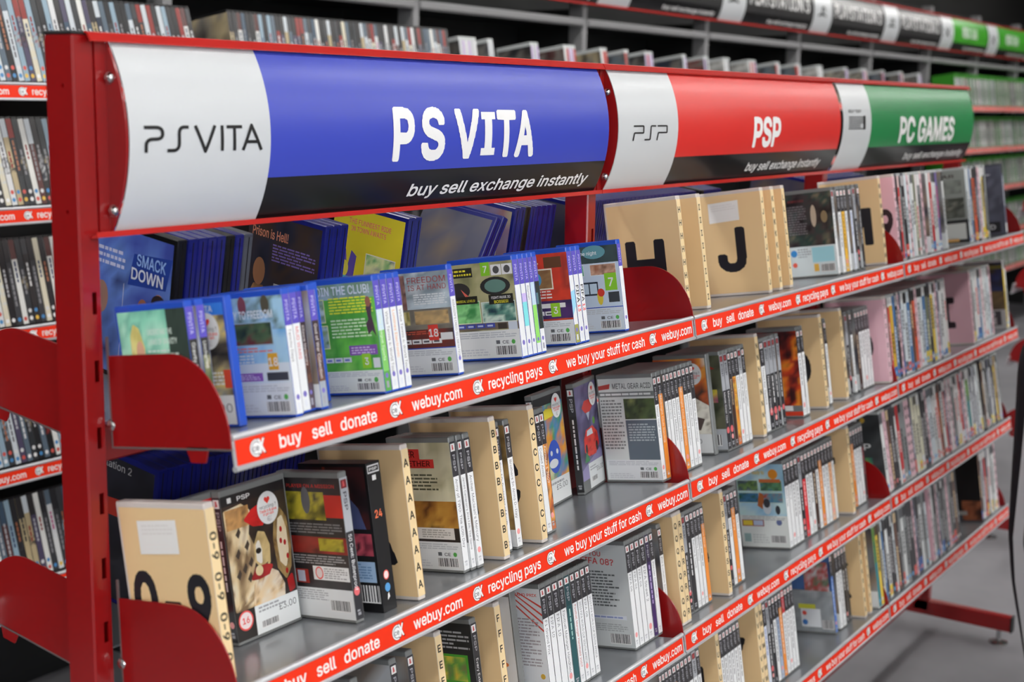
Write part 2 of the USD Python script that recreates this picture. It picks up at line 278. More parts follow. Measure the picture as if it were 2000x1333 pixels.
def c_dark(P, cols=('#141416', '#2a2a30', '#3f3a3a', '#1c2026'), hd='#a8322a', s=1):
    P.a(0, .24, 1, 1, list(cols), s, 12, 16, 5); P.l(.05, .9, .95, .95, hd, 1, s); P.l(.06, .62, .5, .86, '#8a8a8e', 9, s + 1); shot(P, .55, .62, .94, .82, ['#3f3a30', '#6a6450', '#2a2a26'], s + 2, '#4a4a4a'); P.r(.4, .26, .96, .36, '#c6c8ca'); P.e(.5, .31, .005, .005, '#c0342c'); foot(P, .24, '#c8cbce')
def c_dark1(P):
    P.a(0, .36, 1, 1, ['#121114', '#241f22', '#3a3234', '#1f3a36', '#6a6050'], 91, 14, 16, 6); P.t(.08, .9, .004, 'INFINITE FORCE', '#7a3030', P.W * .34); P.l(.06, .5, .45, .86, '#6a666a', 12, 5); P.e(.6, .72, .006, .022, '#a89a88'); P.e(.82, .7, .007, .012, '#7a6a50'); P.r(0, 0, 1, .36, '#c4d0d4'); P.e(.12, .28, .007, .007, '#3a82c0'); P.e(.12, .14, .005, .005, '#d05a4a'); P.r(.5, .16, .96, .34, '#8fc0cc'); P.bars(.66, .04, .96, .13); P.r(.52, .05, .62, .14, '#e0b450'); P.l(.2, .22, .48, .34, '#8a9298', 4)
def c_fifty(P):
    P.a(0, .2, 1, 1, ['#141314', '#232022', '#2e2628'], 101); P.t(.06, .93, .004, 'A PLAYER ON A MISSION', '#a82a24', P.W * .85); P.a(.02, .7, .72, .9, ['#1c1a14', '#6a6420', '#b0a42a', '#2a2a28'], 102, 14, 8, 5); P.r(.72, .72, 1, .88, '#b0241c'); P.e(.42, .84, .007, .016, '#55565a'); P.l(.05, .6, .95, .68, '#6a6a6c', 4, 2)
    P.a(.0, .46, 1, .58, ['#6a1c18', '#8a2620', '#4a1614'], 103, 10, 5); P.a(.55, .48, .95, .57, ['#6a6a20', '#a0942a', '#4a3a1a'], 104, 8, 5); P.l(.05, .38, .95, .45, '#8a8a8c', 4, 3); P.r(.4, .27, .98, .37, '#cfd0d1'); P.e(.5, .32, .0065, .0075, '#c8302a'); P.e(.5, .32, .005, .006, '#e8d8d8'); P.l(.58, .28, .95, .36, '#8a8a8c', 5, 3); P.r(.06, .24, .32, .34, '#8a2a24'); P.r(.14, .25, .26, .33, '#aab0c0'); P.r(0, 0, 1, .21, '#c6c9cb'); P.l(.05, .12, .6, .2, '#989a9e', 5); P.bars(.62, .05, .95, .13)
def c_redfront(P):
    P.a(0, .2, 1, 1, ['#8a1a1c', '#b8242a', '#c02c30', '#3a1416'], 111, 10, 16, 4); P.p([(.1, .62), (.6, .62), (.75, .5), (.9, .24), (.1, .22)], ['#141214', '#2c282c', '#1c1a1c']); P.p([(.3, .34), (.8, .38), (.85, .42), (.5, .36)], '#d8dcde'); P.r(0, 0, 1, .2, '#e6e9ea'); P.t(.7, .1, .008, '.00', '#6a6c70', P.W * .26, bold=False)
def c_parchment(P):
    P.r(0, 0, 1, 1, '#1d1917'); P.a(0, .2, 1, .93, ['#1a1615', '#2c2320', '#3a2c24', '#1d1917'], 120, 8, 12); P.r(0, .93, 1, 1, '#1a1a1c'); P.t(.25, .945, .005, 'PSP', '#d8d8d8', P.W * .2); P.r(.1, .945, .16, .98, '#d8d8d8')
    P.p([(.02, .2), (.02, .9), (.3, .92), (.42, .86), (.36, .7), (.46, .56), (.36, .42), (.42, .3), (.34, .2)], ['#6a543c', '#a8906c', '#cdb890', '#e0d4b8', '#8a7050']); P.a(.04, .76, .4, .9, ['#7a5a3a', '#b88a54', '#5a4028'], 121, 8, 6)
    for i, (x, y) in enumerate(((.16, .72), (.27, .62), (.12, .58), (.3, .5), (.2, .47), (.26, .4), (.1, .44))): P.p([(x, y), (x + .06, y + .045), (x + .08, y + .01), (x + .04, y - .03)], '#3a3028')
    P.p([(.3, .8), (.44, .86), (.66, .9), (.56, .84), (.74, .85), (.56, .77), (.66, .72), (.44, .74)], ['#8a1414', '#b81e1e', '#c82a26'])
    P.p([(.74, .4), (.72, .6), (.78, .78), (.88, .82), (.97, .74), (1, .56), (.96, .38), (.86, .3)], ['#6a5434', '#9a8050', '#5a4428', '#b89c68']); P.p([(.79, .44), (.78, .6), (.83, .74), (.9, .76), (.95, .66), (.95, .5), (.88, .38)], ['#d8c8a4', '#e8dcc0', '#b89c70'])
    for x, y in ((.86, .66), (.9, .56), (.84, .58), (.92, .46), (.88, .36)): P.e(x, y, .0022, .0035, '#a01c1c', 8)
    P.p([(.4, .5), (.42, .62), (.5, .7), (.6, .68), (.66, .58), (.64, .46), (.54, .4)], ['#8a744c', '#c0aa78', '#6a5434']); P.p([(.43, .5), (.44, .61), (.5, .65), (.53, .56), (.51, .46)], ['#d8d4cc', '#f0ece4', '#b8b0a0']); P.e(.475, .565, .0045, .0035, '#1d1917', 10); P.p([(.55, .46), (.6, .47), (.58, .43)], '#4a342a')
    P.p([(.3, .2), (.34, .34), (.44, .42), (.6, .43), (.74, .38), (.82, .28), (.8, .18)], ['#a88a64', '#d8c09a', '#e8dcc8', '#8a6a44', '#c8a878']); P.p([(.3, .38), (.4, .46), (.56, .46), (.68, .44), (.6, .38), (.44, .37)], ['#6a1214', '#961c1e', '#b02a28']); P.e(.45, .43, .006, .006, '#c8b890'); P.p([(.86, .3), (.96, .34), (.98, .22), (.88, .2)], ['#7a1416', '#a01c1c'])
    P.e(.15, .13, .0115, .0115, '#c84a48'); P.e(.15, .13, .0095, .0095, '#ecdcdc'); P.t(.15, .11, .007, '16', '#c03434', center=True)
    P.r(.3, .0, 1, .2, '#dfe3e4'); P.t(.68, .11, .0075, '£3.00', '#4a4c50', P.W * .28, bold=False); P.l(.36, .14, .8, .19, '#8a8c90', 2, 3); P.bars(.38, .03, .66, .08)
def c_box24(P):
    P.r(0, 0, 1, 1, '#0e0e10'); P.a(.1, .56, .96, .98, ['#120c0e', '#1c1216', '#3a1616', '#101014'], 131, 10, 10, 3); P.r(.36, .55, .4, .98, '#7a2a18'); P.e(.66, .84, .009, .016, '#2a1816'); P.e(.66, .82, .0065, .012, '#a8806c'); P.p([(.45, .56), (.52, .7), (.62, .76), (.72, .76), (.82, .7), (.9, .56)], '#3c4468'); P.p([(.6, .77), (.66, .66), (.72, .77)], '#a07868'); P.a(.35, .38, .96, .53, ['#1a1218', '#7a2a3a', '#b04a58', '#20141c'], 132, 12, 6, 6); P.r(.2, .2, .96, .34, '#8aa4c0'); P.l(.3, .22, .9, .33, '#5a7aa0', 6); P.bars(.3, .06, .98, .18, 26)
def c_army(P):
    P.a(0, .22, 1, 1, ['#a8a48c', '#bab69c', '#989478', '#8a8a70'], 141, 10, 14, 4); P.r(.0, .86, .5, .95, '#b8302c'); P.r(.0, .8, .72, .87, '#b8302c'); P.t(.06, .885, .008, 'OTHER', '#4a1412', P.W * .36); P.t(.06, .815, .007, 'TOGETHER', '#4a1412', P.W * .6); P.l(.1, .62, .75, .76, '#5a5a48', 5, 3)
    P.a(0, .32, 1, .54, ['#3a1c14', '#8a5a24', '#b88a3a', '#241412'], 142, 14, 6, 5); P.r(0, .22, 1, .33, '#2a2422'); P.r(.14, .24, .92, .33, '#c8c4c0'); P.e(.25, .285, .007, .007, '#c03a34'); P.l(.4, .25, .86, .32, '#98948e', 4); foot(P, .22, '#cdd0d2')
def c_goldback(P): P.a(0, 0, 1, 1, ['#241c14', '#6a5434', '#a88a54', '#1a1612'], 151, 8, 18, 5); P.r(0, 0, 1, .14, '#c4c6c8')
def c_bluefront(P):
    P.a(0, .22, 1, 1, ['#d8b23a', '#c87a2c', '#3a7aa8', '#4a8a54', '#e0cfa8'], 161, 12, 18, 5); P.r(0, .92, 1, 1, '#202024'); P.p([(.2, .84), (.4, .88), (.75, .86), (.8, .8), (.3, .78)], '#d8c83a'); P.e(.55, .42, .022, .026, '#2f4fb0'); P.e(.5, .36, .016, .007, '#e8ecf0'); P.e(.45, .46, .004, .004, '#e8ecf0'); P.e(.66, .46, .004, .004, '#e8ecf0'); P.r(.2, 0, 1, .22, '#e6e9ea'); P.t(.5, .11, .008, '£5.00', '#4a4c50', P.W * .4, bold=False); P.l(.3, .16, .8, .2, '#8a8c90', 1)
def c_redcar(P):
    P.a(0, .18, 1, 1, ['#2c2a44', '#4a4468', '#6a648a', '#2a2438'], 171, 12, 16, 4); P.p([(0, .2), (.9, .34), (1, .3), (1, .1), (0, .1)], '#7f78a0'); P.p([(.26, .78), (.4, .84), (.62, .84), (.8, .78), (.62, .72), (.4, .72)], '#b8322c'); P.p([(.44, .72), (.6, .72), (.52, .64)], '#9aa4b4')
    P.p([(.2, .36), (.22, .48), (.34, .56), (.66, .58), (.86, .5), (.9, .38), (.7, .3), (.4, .3)], ['#8a1a18', '#cc2a22', '#e04a3a', '#b02420']); P.p([(.36, .5), (.4, .55), (.62, .56), (.66, .5)], '#c4ccd4'); P.e(.3, .38, .005, .008, '#2a2426'); P.e(.78, .37, .005, .008, '#2a2426'); P.p([(.16, .26), (.28, .36), (.4, .26)], '#2f7a48'); P.e(.75, .62, .006, .006, '#5a8a3a')
    P.r(.3, .0, 1, .24, '#e2e6e7'); P.t(.66, .13, .008, '£6.00', '#5a5c60', P.W * .3, bold=False); P.l(.36, .16, .7, .21, '#8a8c90', 2); P.bars(.4, .05, .66, .1)
def c_acid(P):
    P.r(0, 0, 1, 1, '#bcc2c0'); P.p([(0, .93), (.22, .95), (.2, .9), (0, .89)], '#a83a34'); P.t(.26, .9, .0085, 'METAL GEAR ACID', '#5a6060', P.W * .7); P.r(0, .82, 1, .87, '#6a7070'); P.l(.02, .825, .98, .865, '#c8cccc', 1); P.l(.02, .3, .4, .8, '#6f7574', 16, 4); P.a(.44, .6, 1, .8, ['#20281c', '#4a5a34', '#2c3826', '#7a8450'], 181, 12, 8); P.r(.44, .2, 1, .59, '#55606a'); P.l(.48, .38, .96, .56, '#9aa4a8', 7); foot(P, .2)
def c_bikefront(P):
    P.a(0, .2, 1, 1, ['#1a1816', '#3a3430', '#b8562a', '#e0a040', '#c8c2b4'], 191, 10, 16, 4); P.p([(0, .2), (0, .5), (.7, .6), (1, .5), (1, .2)], ['#a8a49a', '#d0cec4', '#b8b4a8', '#7a7468']); P.p([(.2, .3), (.5, .42), (.9, .36), (.8, .24)], '#4a3f3c'); P.r(.1, 0, 1, .2, '#e4e7e8'); P.t(.4, .1, .008, '£4.00', '#6a6c70', P.W * .4, bold=False)
def c_darkback(P):
    P.a(0, .2, 1, 1, ['#2c3024', '#464a3a', '#5a5a48', '#1e201c'], 201, 8, 14); P.p([(.1, .88), (.7, .92), (.9, .86), (.3, .8)], '#8a2a24'); P.p([(.2, .78), (.8, .84), (.6, .74)], '#c8c03a'); P.a(.1, .5, .9, .64, ['#6a7a2a', '#b0a030', '#7a3a5a'], 202, 8, 5); P.r(.14, .36, .76, .46, '#c8b890'); P.r(0, 0, 1, .22, '#9a9ea4'); P.bars(.2, .04, .9, .16)
def c_fire(P): P.a(0, .12, 1, 1, ['#241014', '#5a1a18', '#b0381c', '#e08a2a', '#3a1418'], 211, 14, 22, 5); P.a(.0, .72, .5, .96, ['#9a4420', '#c86a2c', '#6a2a18'], 212, 6, 6); P.r(.1, .06, .8, .12, '#d8d8d8'); P.r(0, 0, 1, .05, '#c03a24')
def c_whitered(P): P.r(0, 0, 1, 1, '#d6d8d8'); P.l(.3, .84, .95, .93, '#b83a34', 2, 4); P.a(.1, .3, .9, .78, ['#2a2a30', '#6a6a74', '#3a3a40'], 221, 8, 10); foot(P, .2)
def c_green(P): P.a(0, 0, 1, 1, ['#1a1c1e', '#2a2c2e', '#202224'], 231, 6, 8); P.l(.05, .78, .95, .94, '#9a9ca0', 5, 3); P.r(.1, .5, .9, .74, '#4a9a34'); P.a(.14, .52, .86, .72, ['#b8483a', '#d8c84a', '#5a9a44', '#8a3a54'], 232, 12, 8, 4); P.l(.08, .3, .9, .46, '#8a8c90', 6, 4); foot(P, .2, '#c4c8ca')
def c_whiteorange(P): P.r(0, 0, 1, 1, '#d8dadb'); P.p([(.1, .34), (.3, .62), (.7, .68), (.6, .5), (.9, .4), (.5, .28)], ['#a03a1c', '#d8602c', '#e88a4a']); P.p([(.3, .44), (.6, .6), (.5, .34)], '#2a2426'); P.r(0, .9, 1, 1, '#c8cacc')
def c_f1(P):
    P.r(0, 0, 1, 1, '#cdcfd2')
    for i in range(4): P.p([(.3 + .1 * i, .96), (.33 + .1 * i, .96), (1, .64 + .07 * i), (1, .62 + .07 * i)], '#c0463e')
    P.t(.5, .93, .004, 'GRAND PRIX', '#c0463e', P.W * .44); P.a(.0, .3, .22, .9, ['#3a4450', '#6a7468', '#26302c'], 241, 5, 12); P.l(.3, .3, .92, .74, '#9a9498', 16, 3); foot(P, .16, '#d4d6d8'); P.e(.9, .22, .004, .004, '#b8943a')
def c_can(P):
    P.r(0, 0, 1, 1, '#b4b8b9'); P.t(.06, .9, .0075, 'CAN YOU', '#b03436', P.W * .48, rot=-3); P.t(.16, .82, .0095, 'FIFA 08?', '#b03436', P.W * .6, rot=-3); P.p([(.0, .86), (.12, .6), (.18, .34), (.04, .32)], '#6aa044')
    for i, (x, y, w) in enumerate(((.16, .72, .6), (.22, .66, .5), (.22, .6, .6), (.24, .54, .5), (.28, .48, .52), (.28, .42, .46))): P.l(x, y - .03, x + w, y + .03, '#4f5355', 2, i)
    P.r(.02, .27, .9, .31, '#c8ccd4'); P.l(.1, .275, .85, .305, '#7a86b0', 1); P.r(.03, .16, .26, .24, '#a84a44'); P.r(.06, .17, .23, .23, '#c4d0e0'); P.l(.32, .15, .9, .23, '#8f9395', 4); P.bars(.56, .03, .94, .13)
def c_penguin(P):
    P.a(0, .36, 1, 1, ['#7fa8c0', '#9ac0d4', '#c0d8dc', '#8ab0a8'], 251, 10, 12); P.t(.2, .88, .007, 'Get ready to', '#d8b83a', P.W * .4); P.e(.78, .88, .010, .010, '#d88a2a'); shot(P, .02, .68, .44, .8, ['#2c3a2c', '#6a8a4c', '#3a4a54', '#8a9aa4'], 252, '#a8c0b8'); shot(P, .5, .68, .94, .8, ['#3a6a84', '#5a8a5a', '#2c4a44'], 253, '#a8c0b8'); P.r(.48, .78, .92, .82, '#b86434'); shot(P, .02, .54, .44, .65, ['#24503a', '#3a6a94', '#2a5a6a'], 254, '#a8c0b8'); shot(P, .5, .54, .94, .65, ['#3a6a9a', '#5a8a9a', '#a0442c'], 255, '#a8c0b8')
    P.p([(.4, .5), (.46, .66), (.54, .64), (.56, .5), (.5, .46)], '#a05a2c'); P.e(.6, .48, .009, .014, '#c4ccd4'); P.e(.6, .53, .007, .009, '#33363c'); P.e(.82, .45, .005, .009, '#33363c'); P.r(0, 0, 1, .38, '#c9cdcb'); P.r(.04, .25, .5, .33, '#8a3a3c'); P.r(.06, .26, .26, .32, '#d0b83a'); P.r(.28, .26, .48, .32, '#b8c4dc'); P.e(.82, .3, .006, .006, '#5a648a'); P.l(.05, .32, .95, .38, '#9a9ea0', 3); P.r(.06, .06, .2, .16, '#8aa4a4'); P.bars(.62, .05, .94, .14); P.l(.24, .04, .58, .16, '#b0b4b4', 4)
def c_silverback(P): P.a(0, .55, 1, 1, ['#2c4a7a', '#3a5a8a', '#24365a'], 261, 8, 8); P.a(.4, .5, .95, .92, ['#b0b8b8', '#a83a3c', '#5a6a54', '#8a8a7c'], 262, 10, 10, 4); P.a(0, 0, 1, .54, ['#8a9094', '#74797c', '#9a9fa2'], 263, 8, 8, 6); P.r(.26, .06, .7, .3, '#c8ccd0'); P.r(.22, .3, .6, .36, '#b8b83a'); P.e(.34, .24, .005, .005, '#c04a40'); P.e(.34, .12, .006, .006, '#3a6aa8'); P.bars(.72, .04, .98, .16)
def c_pcgrey(P): P.r(0, 0, 1, 1, '#8a8e8a'); P.t(.1, .9, .008, 'OF WAR', '#3a302c', P.W * .7); P.a(.08, .68, .92, .86, ['#3a3f3c', '#8a8f88', '#5a5f5c'], 271, 10, 8, 5); P.a(.05, .34, .95, .62, ['#4a4c48', '#6f736c', '#33362f', '#8a8a80'], 272, 10, 8, 5); P.r(0, .0, 1, .32, '#2a2b2c'); P.r(.25, .05, .95, .27, '#c4c6c2'); P.e(.36, .22, .005, .005, '#c06a60'); P.r(.2, .02, .8, .06, '#c89a5a')
def c_pcslate(P): P.a(0, 0, 1, 1, ['#4a4c5a', '#5a5c6c', '#444652', '#6a6c7c'], 281, 8, 12); P.l(.1, .86, .9, .9, '#b8bcc8', 1, 2); P.l(.1, .76, .8, .8, '#a8a03a', 1, 3); P.l(.1, .4, .8, .43, '#a8a03a', 1, 4); P.r(.1, .02, .9, .18, '#26262a'); P.t(.2, .07, .012, 'PC DVD', '#c8c8cc', P.W * .6)
def c_pcdark(P): P.a(0, .3, 1, 1, ['#1c1e1a', '#20305a', '#3a3a2a', '#14161a'], 291, 10, 14, 5); P.r(0, .9, 1, .96, '#6a6a2a'); P.a(0, .28, 1, .56, ['#4a4434', '#6a5a3a', '#3a3428'], 292, 8, 6, 6); P.r(.1, .04, .9, .26, '#3a3c40'); P.t(.18, .18, .012, 'PC DVD', '#c8ccd0', P.W * .6); P.bars(.16, .06, .8, .16)
def c_pcsticker(P): P.a(0, .1, 1, 1, ['#26282a', '#3c4042', '#1a1c1e'], 301, 8, 10); P.t(.3, .55, .014, '1.1P', '#c8cccc', P.W * .5); P.a(0, .3, .8, .45, ['#2a5a5a', '#5a8a4a', '#1c2c30'], 302, 8, 5); P.e(.7, .93, .006, .006, '#b8943a')
def c_pccopper(P): P.a(0, .12, 1, 1, ['#0c0b0c', '#141213', '#1c1614'], 311, 6, 10); P.a(.6, .0, 1, .3, ['#7a3c24', '#9a5a3c', '#3a2018'], 312, 6, 6); P.r(.1, .08, .7, .14, '#9a9a98')
COV = {k[2:]: v for k, v in globals().items() if k.startswith('c_')}

# ------------------------------------------------------------------ spines
INK = '#55565c'
def psp_spine(P, style, title, seed):
    top, body, ink, split = '#2b2a2e', '#e4e6e8', INK, .73
    if style in ('sk',): top, body, ink, split = '#8d9096', '#26262a', '#d8d8da', .62
    elif style == 'sw': top = '#9a9da2'
    elif style == 'k': body, ink = '#232326', '#d0d0d2'
    elif style in ('o', 'po', 'oc'): body, ink, split = '#d98432', '#f4e6d2', .82
    elif style == 'w2': split = .66
    elif style == 'wr': ink = '#a03a34'
    elif style == 'r': body, ink, split = '#c4262c', '#f0d8d8', .7
    elif style == 'rk': body, ink = '#3a2c2e', '#c8505a'
    elif style == 'rw': top = '#b83034'
    elif style in ('bk', 'f'): body, ink = ('#3a2822', '#d0c0a8') if style == 'bk' else ('#b8622c', '#3a2418')
    elif style == 't': top, body, ink = '#1d3f44', '#1f4a4e', '#8fb0a8'
    elif style == 'pu': top, body, ink = '#2c2140', '#3a2a58', '#b8a8d0'
    elif style == 'y' or style == 'yo': body, ink = '#d8a83a', '#6a4a1c'
    elif style in ('wb', 'bb', 'sb'): body, ink = {'wb': ('#d4dae6', '#3a4f9a'), 'bb': ('#3f68ac', '#dfe6f0'), 'sb': ('#8f9cb0', '#2c3a5a')}[style]
    elif style == 'wo2': body, ink = '#e0b08a', '#8a4a24'
    elif style == 'kf': body, ink = '#a8603c', '#f0e8e0'
    P.r(0, 0, 1, split, body); P.r(0, split, 1, 1, top)
    if style == 'kf': P.a(0, .05, 1, split, ['#26242c', '#a8542c', '#d89a4c', '#2c2c3a'], seed, 3, 14, 3)
    if style == 'f': P.a(0, .08, 1, split, ['#7a3018', '#c8762c', '#d8b04a', '#b85a24'], seed, 3, 14, 3)
    if style == 'oc': P.r(0, 0, 1, .45, '#e0e2e4')
    if style == 'sk': P.e(.5, .2, P.W * .4, P.W * .45, '#c05a5e', 12)
    dark = style in ('sk', 'sw')
    P.r(.12, .925, .88, .985, '#6a1c20' if dark else '#eceaea'); P.p([(.35, .935), (.65, .94), (.55, .975), (.38, .975)], '#b04a4c')
    P.t(.3, .9, P.W * .42, 'PSP', '#3a3a40' if dark else '#96969c', P.H * .13, rot=-90)
    if title:
        v, _ = text2d(title, False); h = P.W * .42; w = min(v[:, 0].max() * h, P.H * (split - .16)); P.t(.3, split - .02, h, title, ink, w, rot=-90, bold=False)
    else:
        rr = random.Random(seed); n = rr.uniform(.25, split - .2); x = split - .03; V, F = [], []
        while x > split - n:
            e = x - rr.uniform(.02, .07); k = len(V); V += [(a * P.W, b * P.H) for a, b in ((.38, e), (.6, e), (.6, x), (.38, x))]; F += [(k, k + 1, k + 2), (k, k + 2, k + 3)]; x = e - .012
        P.put(V, F, lin(ink))
    if seed % 3 == 0: P.e(.5, .12, P.W * .3, P.W * .33, '#cf8a8a', 10)
    P.r(.3, .03, .7, .05, '#b4b6ba' if body[1] in 'de' else '#8a8a90'); P.l(.25, .05, .8, .075, '#9a9ca2', 1, seed)
def vita_spine(P, style, title, seed):
    body, ink = '#e6e9ec', INK
    if style in ('k', 'kg'): body, ink = '#2a2a2a', '#d8dad8'
    elif style == 'br': body, ink = '#33272c', '#e4dcdc'
    elif style == 'gr': body, ink = '#6fae5a', '#e8f4e0'
    elif style == 'wr': ink = '#b8383c'
    elif style == 'wo': ink = '#d8924c'
    elif style == 'kgw': body, ink = '#1f2624', '#a8b8b0'
    P.r(0, 0, 1, .74, body); P.r(0, .74, 1, 1, '#4d43a2'); P.t(.3, .95, P.W * .42, 'PSVITA', '#d8d6f0', P.H * .17, rot=-90, bold=False)
    if style == 'gr': P.r(0, .55, 1, .74, '#b8ccd8'); P.r(0, 0, 1, .18, '#4f8f44')
    if style == 'kg': P.a(0, .1, 1, .6, ['#2a2a26', '#4a5a3a', '#8a8468'], seed, 3, 12, 3)
    if style == 'br': P.a(0, .2, 1, .5, ['#33272c', '#6a4a3c', '#33272c'], seed, 2, 8, 2); P.r(0, 0, 1, .22, '#8a929c' if seed % 2 else '#4a3a44')
    if style == 'kgw': P.r(0, 0, 1, .24, '#e6e9ec'); P.r(0, .5, .5, .62, '#4a6a74')
    if style == 'wg': P.r(0, .1, 1, .5, '#7fbf5a'); P.r(0, .5, 1, .74, '#bcd4e4')
    if style == 'wc': P.r(0, .3, 1, .55, '#6fc0c4'); P.r(0, .55, 1, .64, '#b8a8d8')
    if style == 'wb': P.r(0, 0, 1, .2, '#8a8a4a'); P.p([(0, .3), (1, .4), (1, .58), (0, .56)], '#8fc4dc')
    if title:
        v, _ = text2d(title, title.startswith('FIFA')); h = P.W * (.6 if title.startswith('FIFA') else .42); w = min(v[:, 0].max() * h, P.H * .56)
        if title == 'FIFA 13': P.t(.22, .62, h, 'FIFA', '#2a2a2c', P.H * .19, rot=-90); P.t(.22, .41, h, '13', '#c8323a', P.H * .08, rot=-90)
        else: P.t(.3, .71, h, title, ink, w, rot=-90, bold=False)
    P.e(.5, .14, P.W * .26, P.W * .3, '#6a62a8', 10); P.r(.3, .03, .7, .09, '#c4c8d0' if body[1] in 'de' else '#8a8a96')
PC = {'red': ('#b8262a', '#e8c8c8'), 'dark': ('#2c2b2e', '#9a989a'), 'light': ('#c4cdd2', '#5a6068'), 'white': ('#dcdfdf', '#5a5c60'), 'olive': ('#6a6f58', '#d8d8b8'), 'grey': ('#7d8182', '#2c2e30'), 'purple': ('#6a5a94', '#c03a5a'),
      'blue': ('#3f6a98', '#dfe8f0'), 'orange': ('#c8502c', '#2a2420'), 'yellow': ('#cdb23c', '#4a3a1c'), 'slate': ('#55586a', '#c0c4d0'), 'gold': ('#c09a34', '#5a4418'), 'brown': ('#5f4234', '#c8b08a'), 'redwhite': ('#cfc9c9', '#c0383a'), 'lilac': ('#7f8fc4', '#a85aa0'), 'cream': ('#c6c4ae', '#5a584c'), 'green': ('#5f8a3a', '#1f5a5c')}
def pc_spine(P, style, title, seed):
    b, i = PC.get(style, ('#888888', '#333333')); rr = random.Random(seed); P.r(0, 0, 1, 1, b)
    y = rr.uniform(.55, .85); P.r(0, rr.uniform(.86, .9), 1, 1, rr.choice([i, b, '#d8d8d8', '#2a2a2c'])); n = rr.uniform(.25, .5)
    x = y; V, F = [], []
    while x > y - n:
        e = x - rr.uniform(.02, .06); k = len(V); V += [(a * P.W, c * P.H) for a, c in ((.25, e), (.75, e), (.75, x), (.25, x))]; F += [(k, k + 1, k + 2), (k, k + 2, k + 3)]; x = e - .01
    P.put(V, F, lin(i))
    if style == 'green': P.r(0, 0, 1, .55, '#2f7a80')
    if rr.random() < .6: P.r(0, .02, 1, rr.uniform(.08, .2), rr.choice(['#d8dadb', '#e0c83a', '#3a5a9a', '#c05048', i]))
    P.e(.5, .07, P.W * .3, P.W * .3, rr.choice(['#c86a6a', '#5a9ac8', '#d8d8d8']), 8)

# ------------------------------------------------------------------ cases
DIM = {'v': (.105, .135, .0035, .003, .0065, 'vita_blue'), 'p': (.104, .177, .003, .004, .007, 'clear_grey'), 'd': (.135, .190, .004, .005, .006, 'clear_pink'), 'k': (.135, .190, .004, .005, .006, 'clear_pink'),
       'g': (.135, .190, .004, .004, .006, 'clear_light'), 'a': (.135, .190, .006, .006, .007, 'ps2_blue'), 'x': (.108, .178, .0004, .0004, .0004, 'box_black')}
def faces(typ, T, rev=False):
    D, H, md, mb, mt, _ = DIM[typ]; h = H - mb - mt
    back = (Print(D - md, h), (0, D if rev else D - md, mb), (0, -1, 0), (0, 0, 1), (-1, 0, 0))
    spine = (Print(T - .0014, h), (.0007, 0, mb), (1, 0, 0), (0, 0, 1), (0, -1, 0)); front = (Print(D - md, h), (T, 0, mb), (0, 1, 0), (0, 0, 1), (1, 0, 0))
    return back, spine, front
def m_(f, lift=.00006): return f[0].mesh(*f[1:], lift=lift)
def sticker(parent, O, U, N, R=.017):
    """round paper sticker with a red heart and three lines of print"""
    P = Print(2 * R, 2.1 * R); P.e(.5, .5, R, R * 1.12, '#dfe0e2', 32); P.e(.5, .5, R * .97, R * 1.09, '#f0f1f2', 32)
    k = R * .017; t = np.linspace(0, 2 * math.pi, 28)[:-1]; P.p([(.5 + 16 * math.sin(a) ** 3 * k / P.W, .76 + (13 * math.cos(a) - 5 * math.cos(2 * a) - 2 * math.cos(3 * a) - math.cos(4 * a)) * k / P.H) for a in t], '#d8362e')
    P.t(.5, .5, R * .24, 'recycling ?', '#55585c', R * 1.6, bold=False, center=True); P.t(.5, .37, R * .2, 'Trade in & save', '#d0443c', R * 1.6, center=True); P.t(.5, .27, R * .18, 'or get cash', '#d0443c', R * 1.0, center=True); P.logo(.5, .14, R * .16, '#e4e4e4')
    O = np.array(O, float); U = np.array(U, float); V = np.array((0, 0, 1.)); q = put_print('round_sticker', [P.mesh(O - U * R - V * R * 1.05, U, V, N, .0012)], parent, 'print_matte')
    tag(q, 'white round sticker with a red heart')
STK = {'goldfront': (.077, .100), 'whitefront': (.075, .106), 'redfront': (.062, .135), 'parchment': (.070, .143), 'bluefront': (.078, .150), 'redcar': (.078, .150), 'bikefront': (.076, .143), 'whiteorange': (.070, .150), 'pcsticker': (.07, .16)}
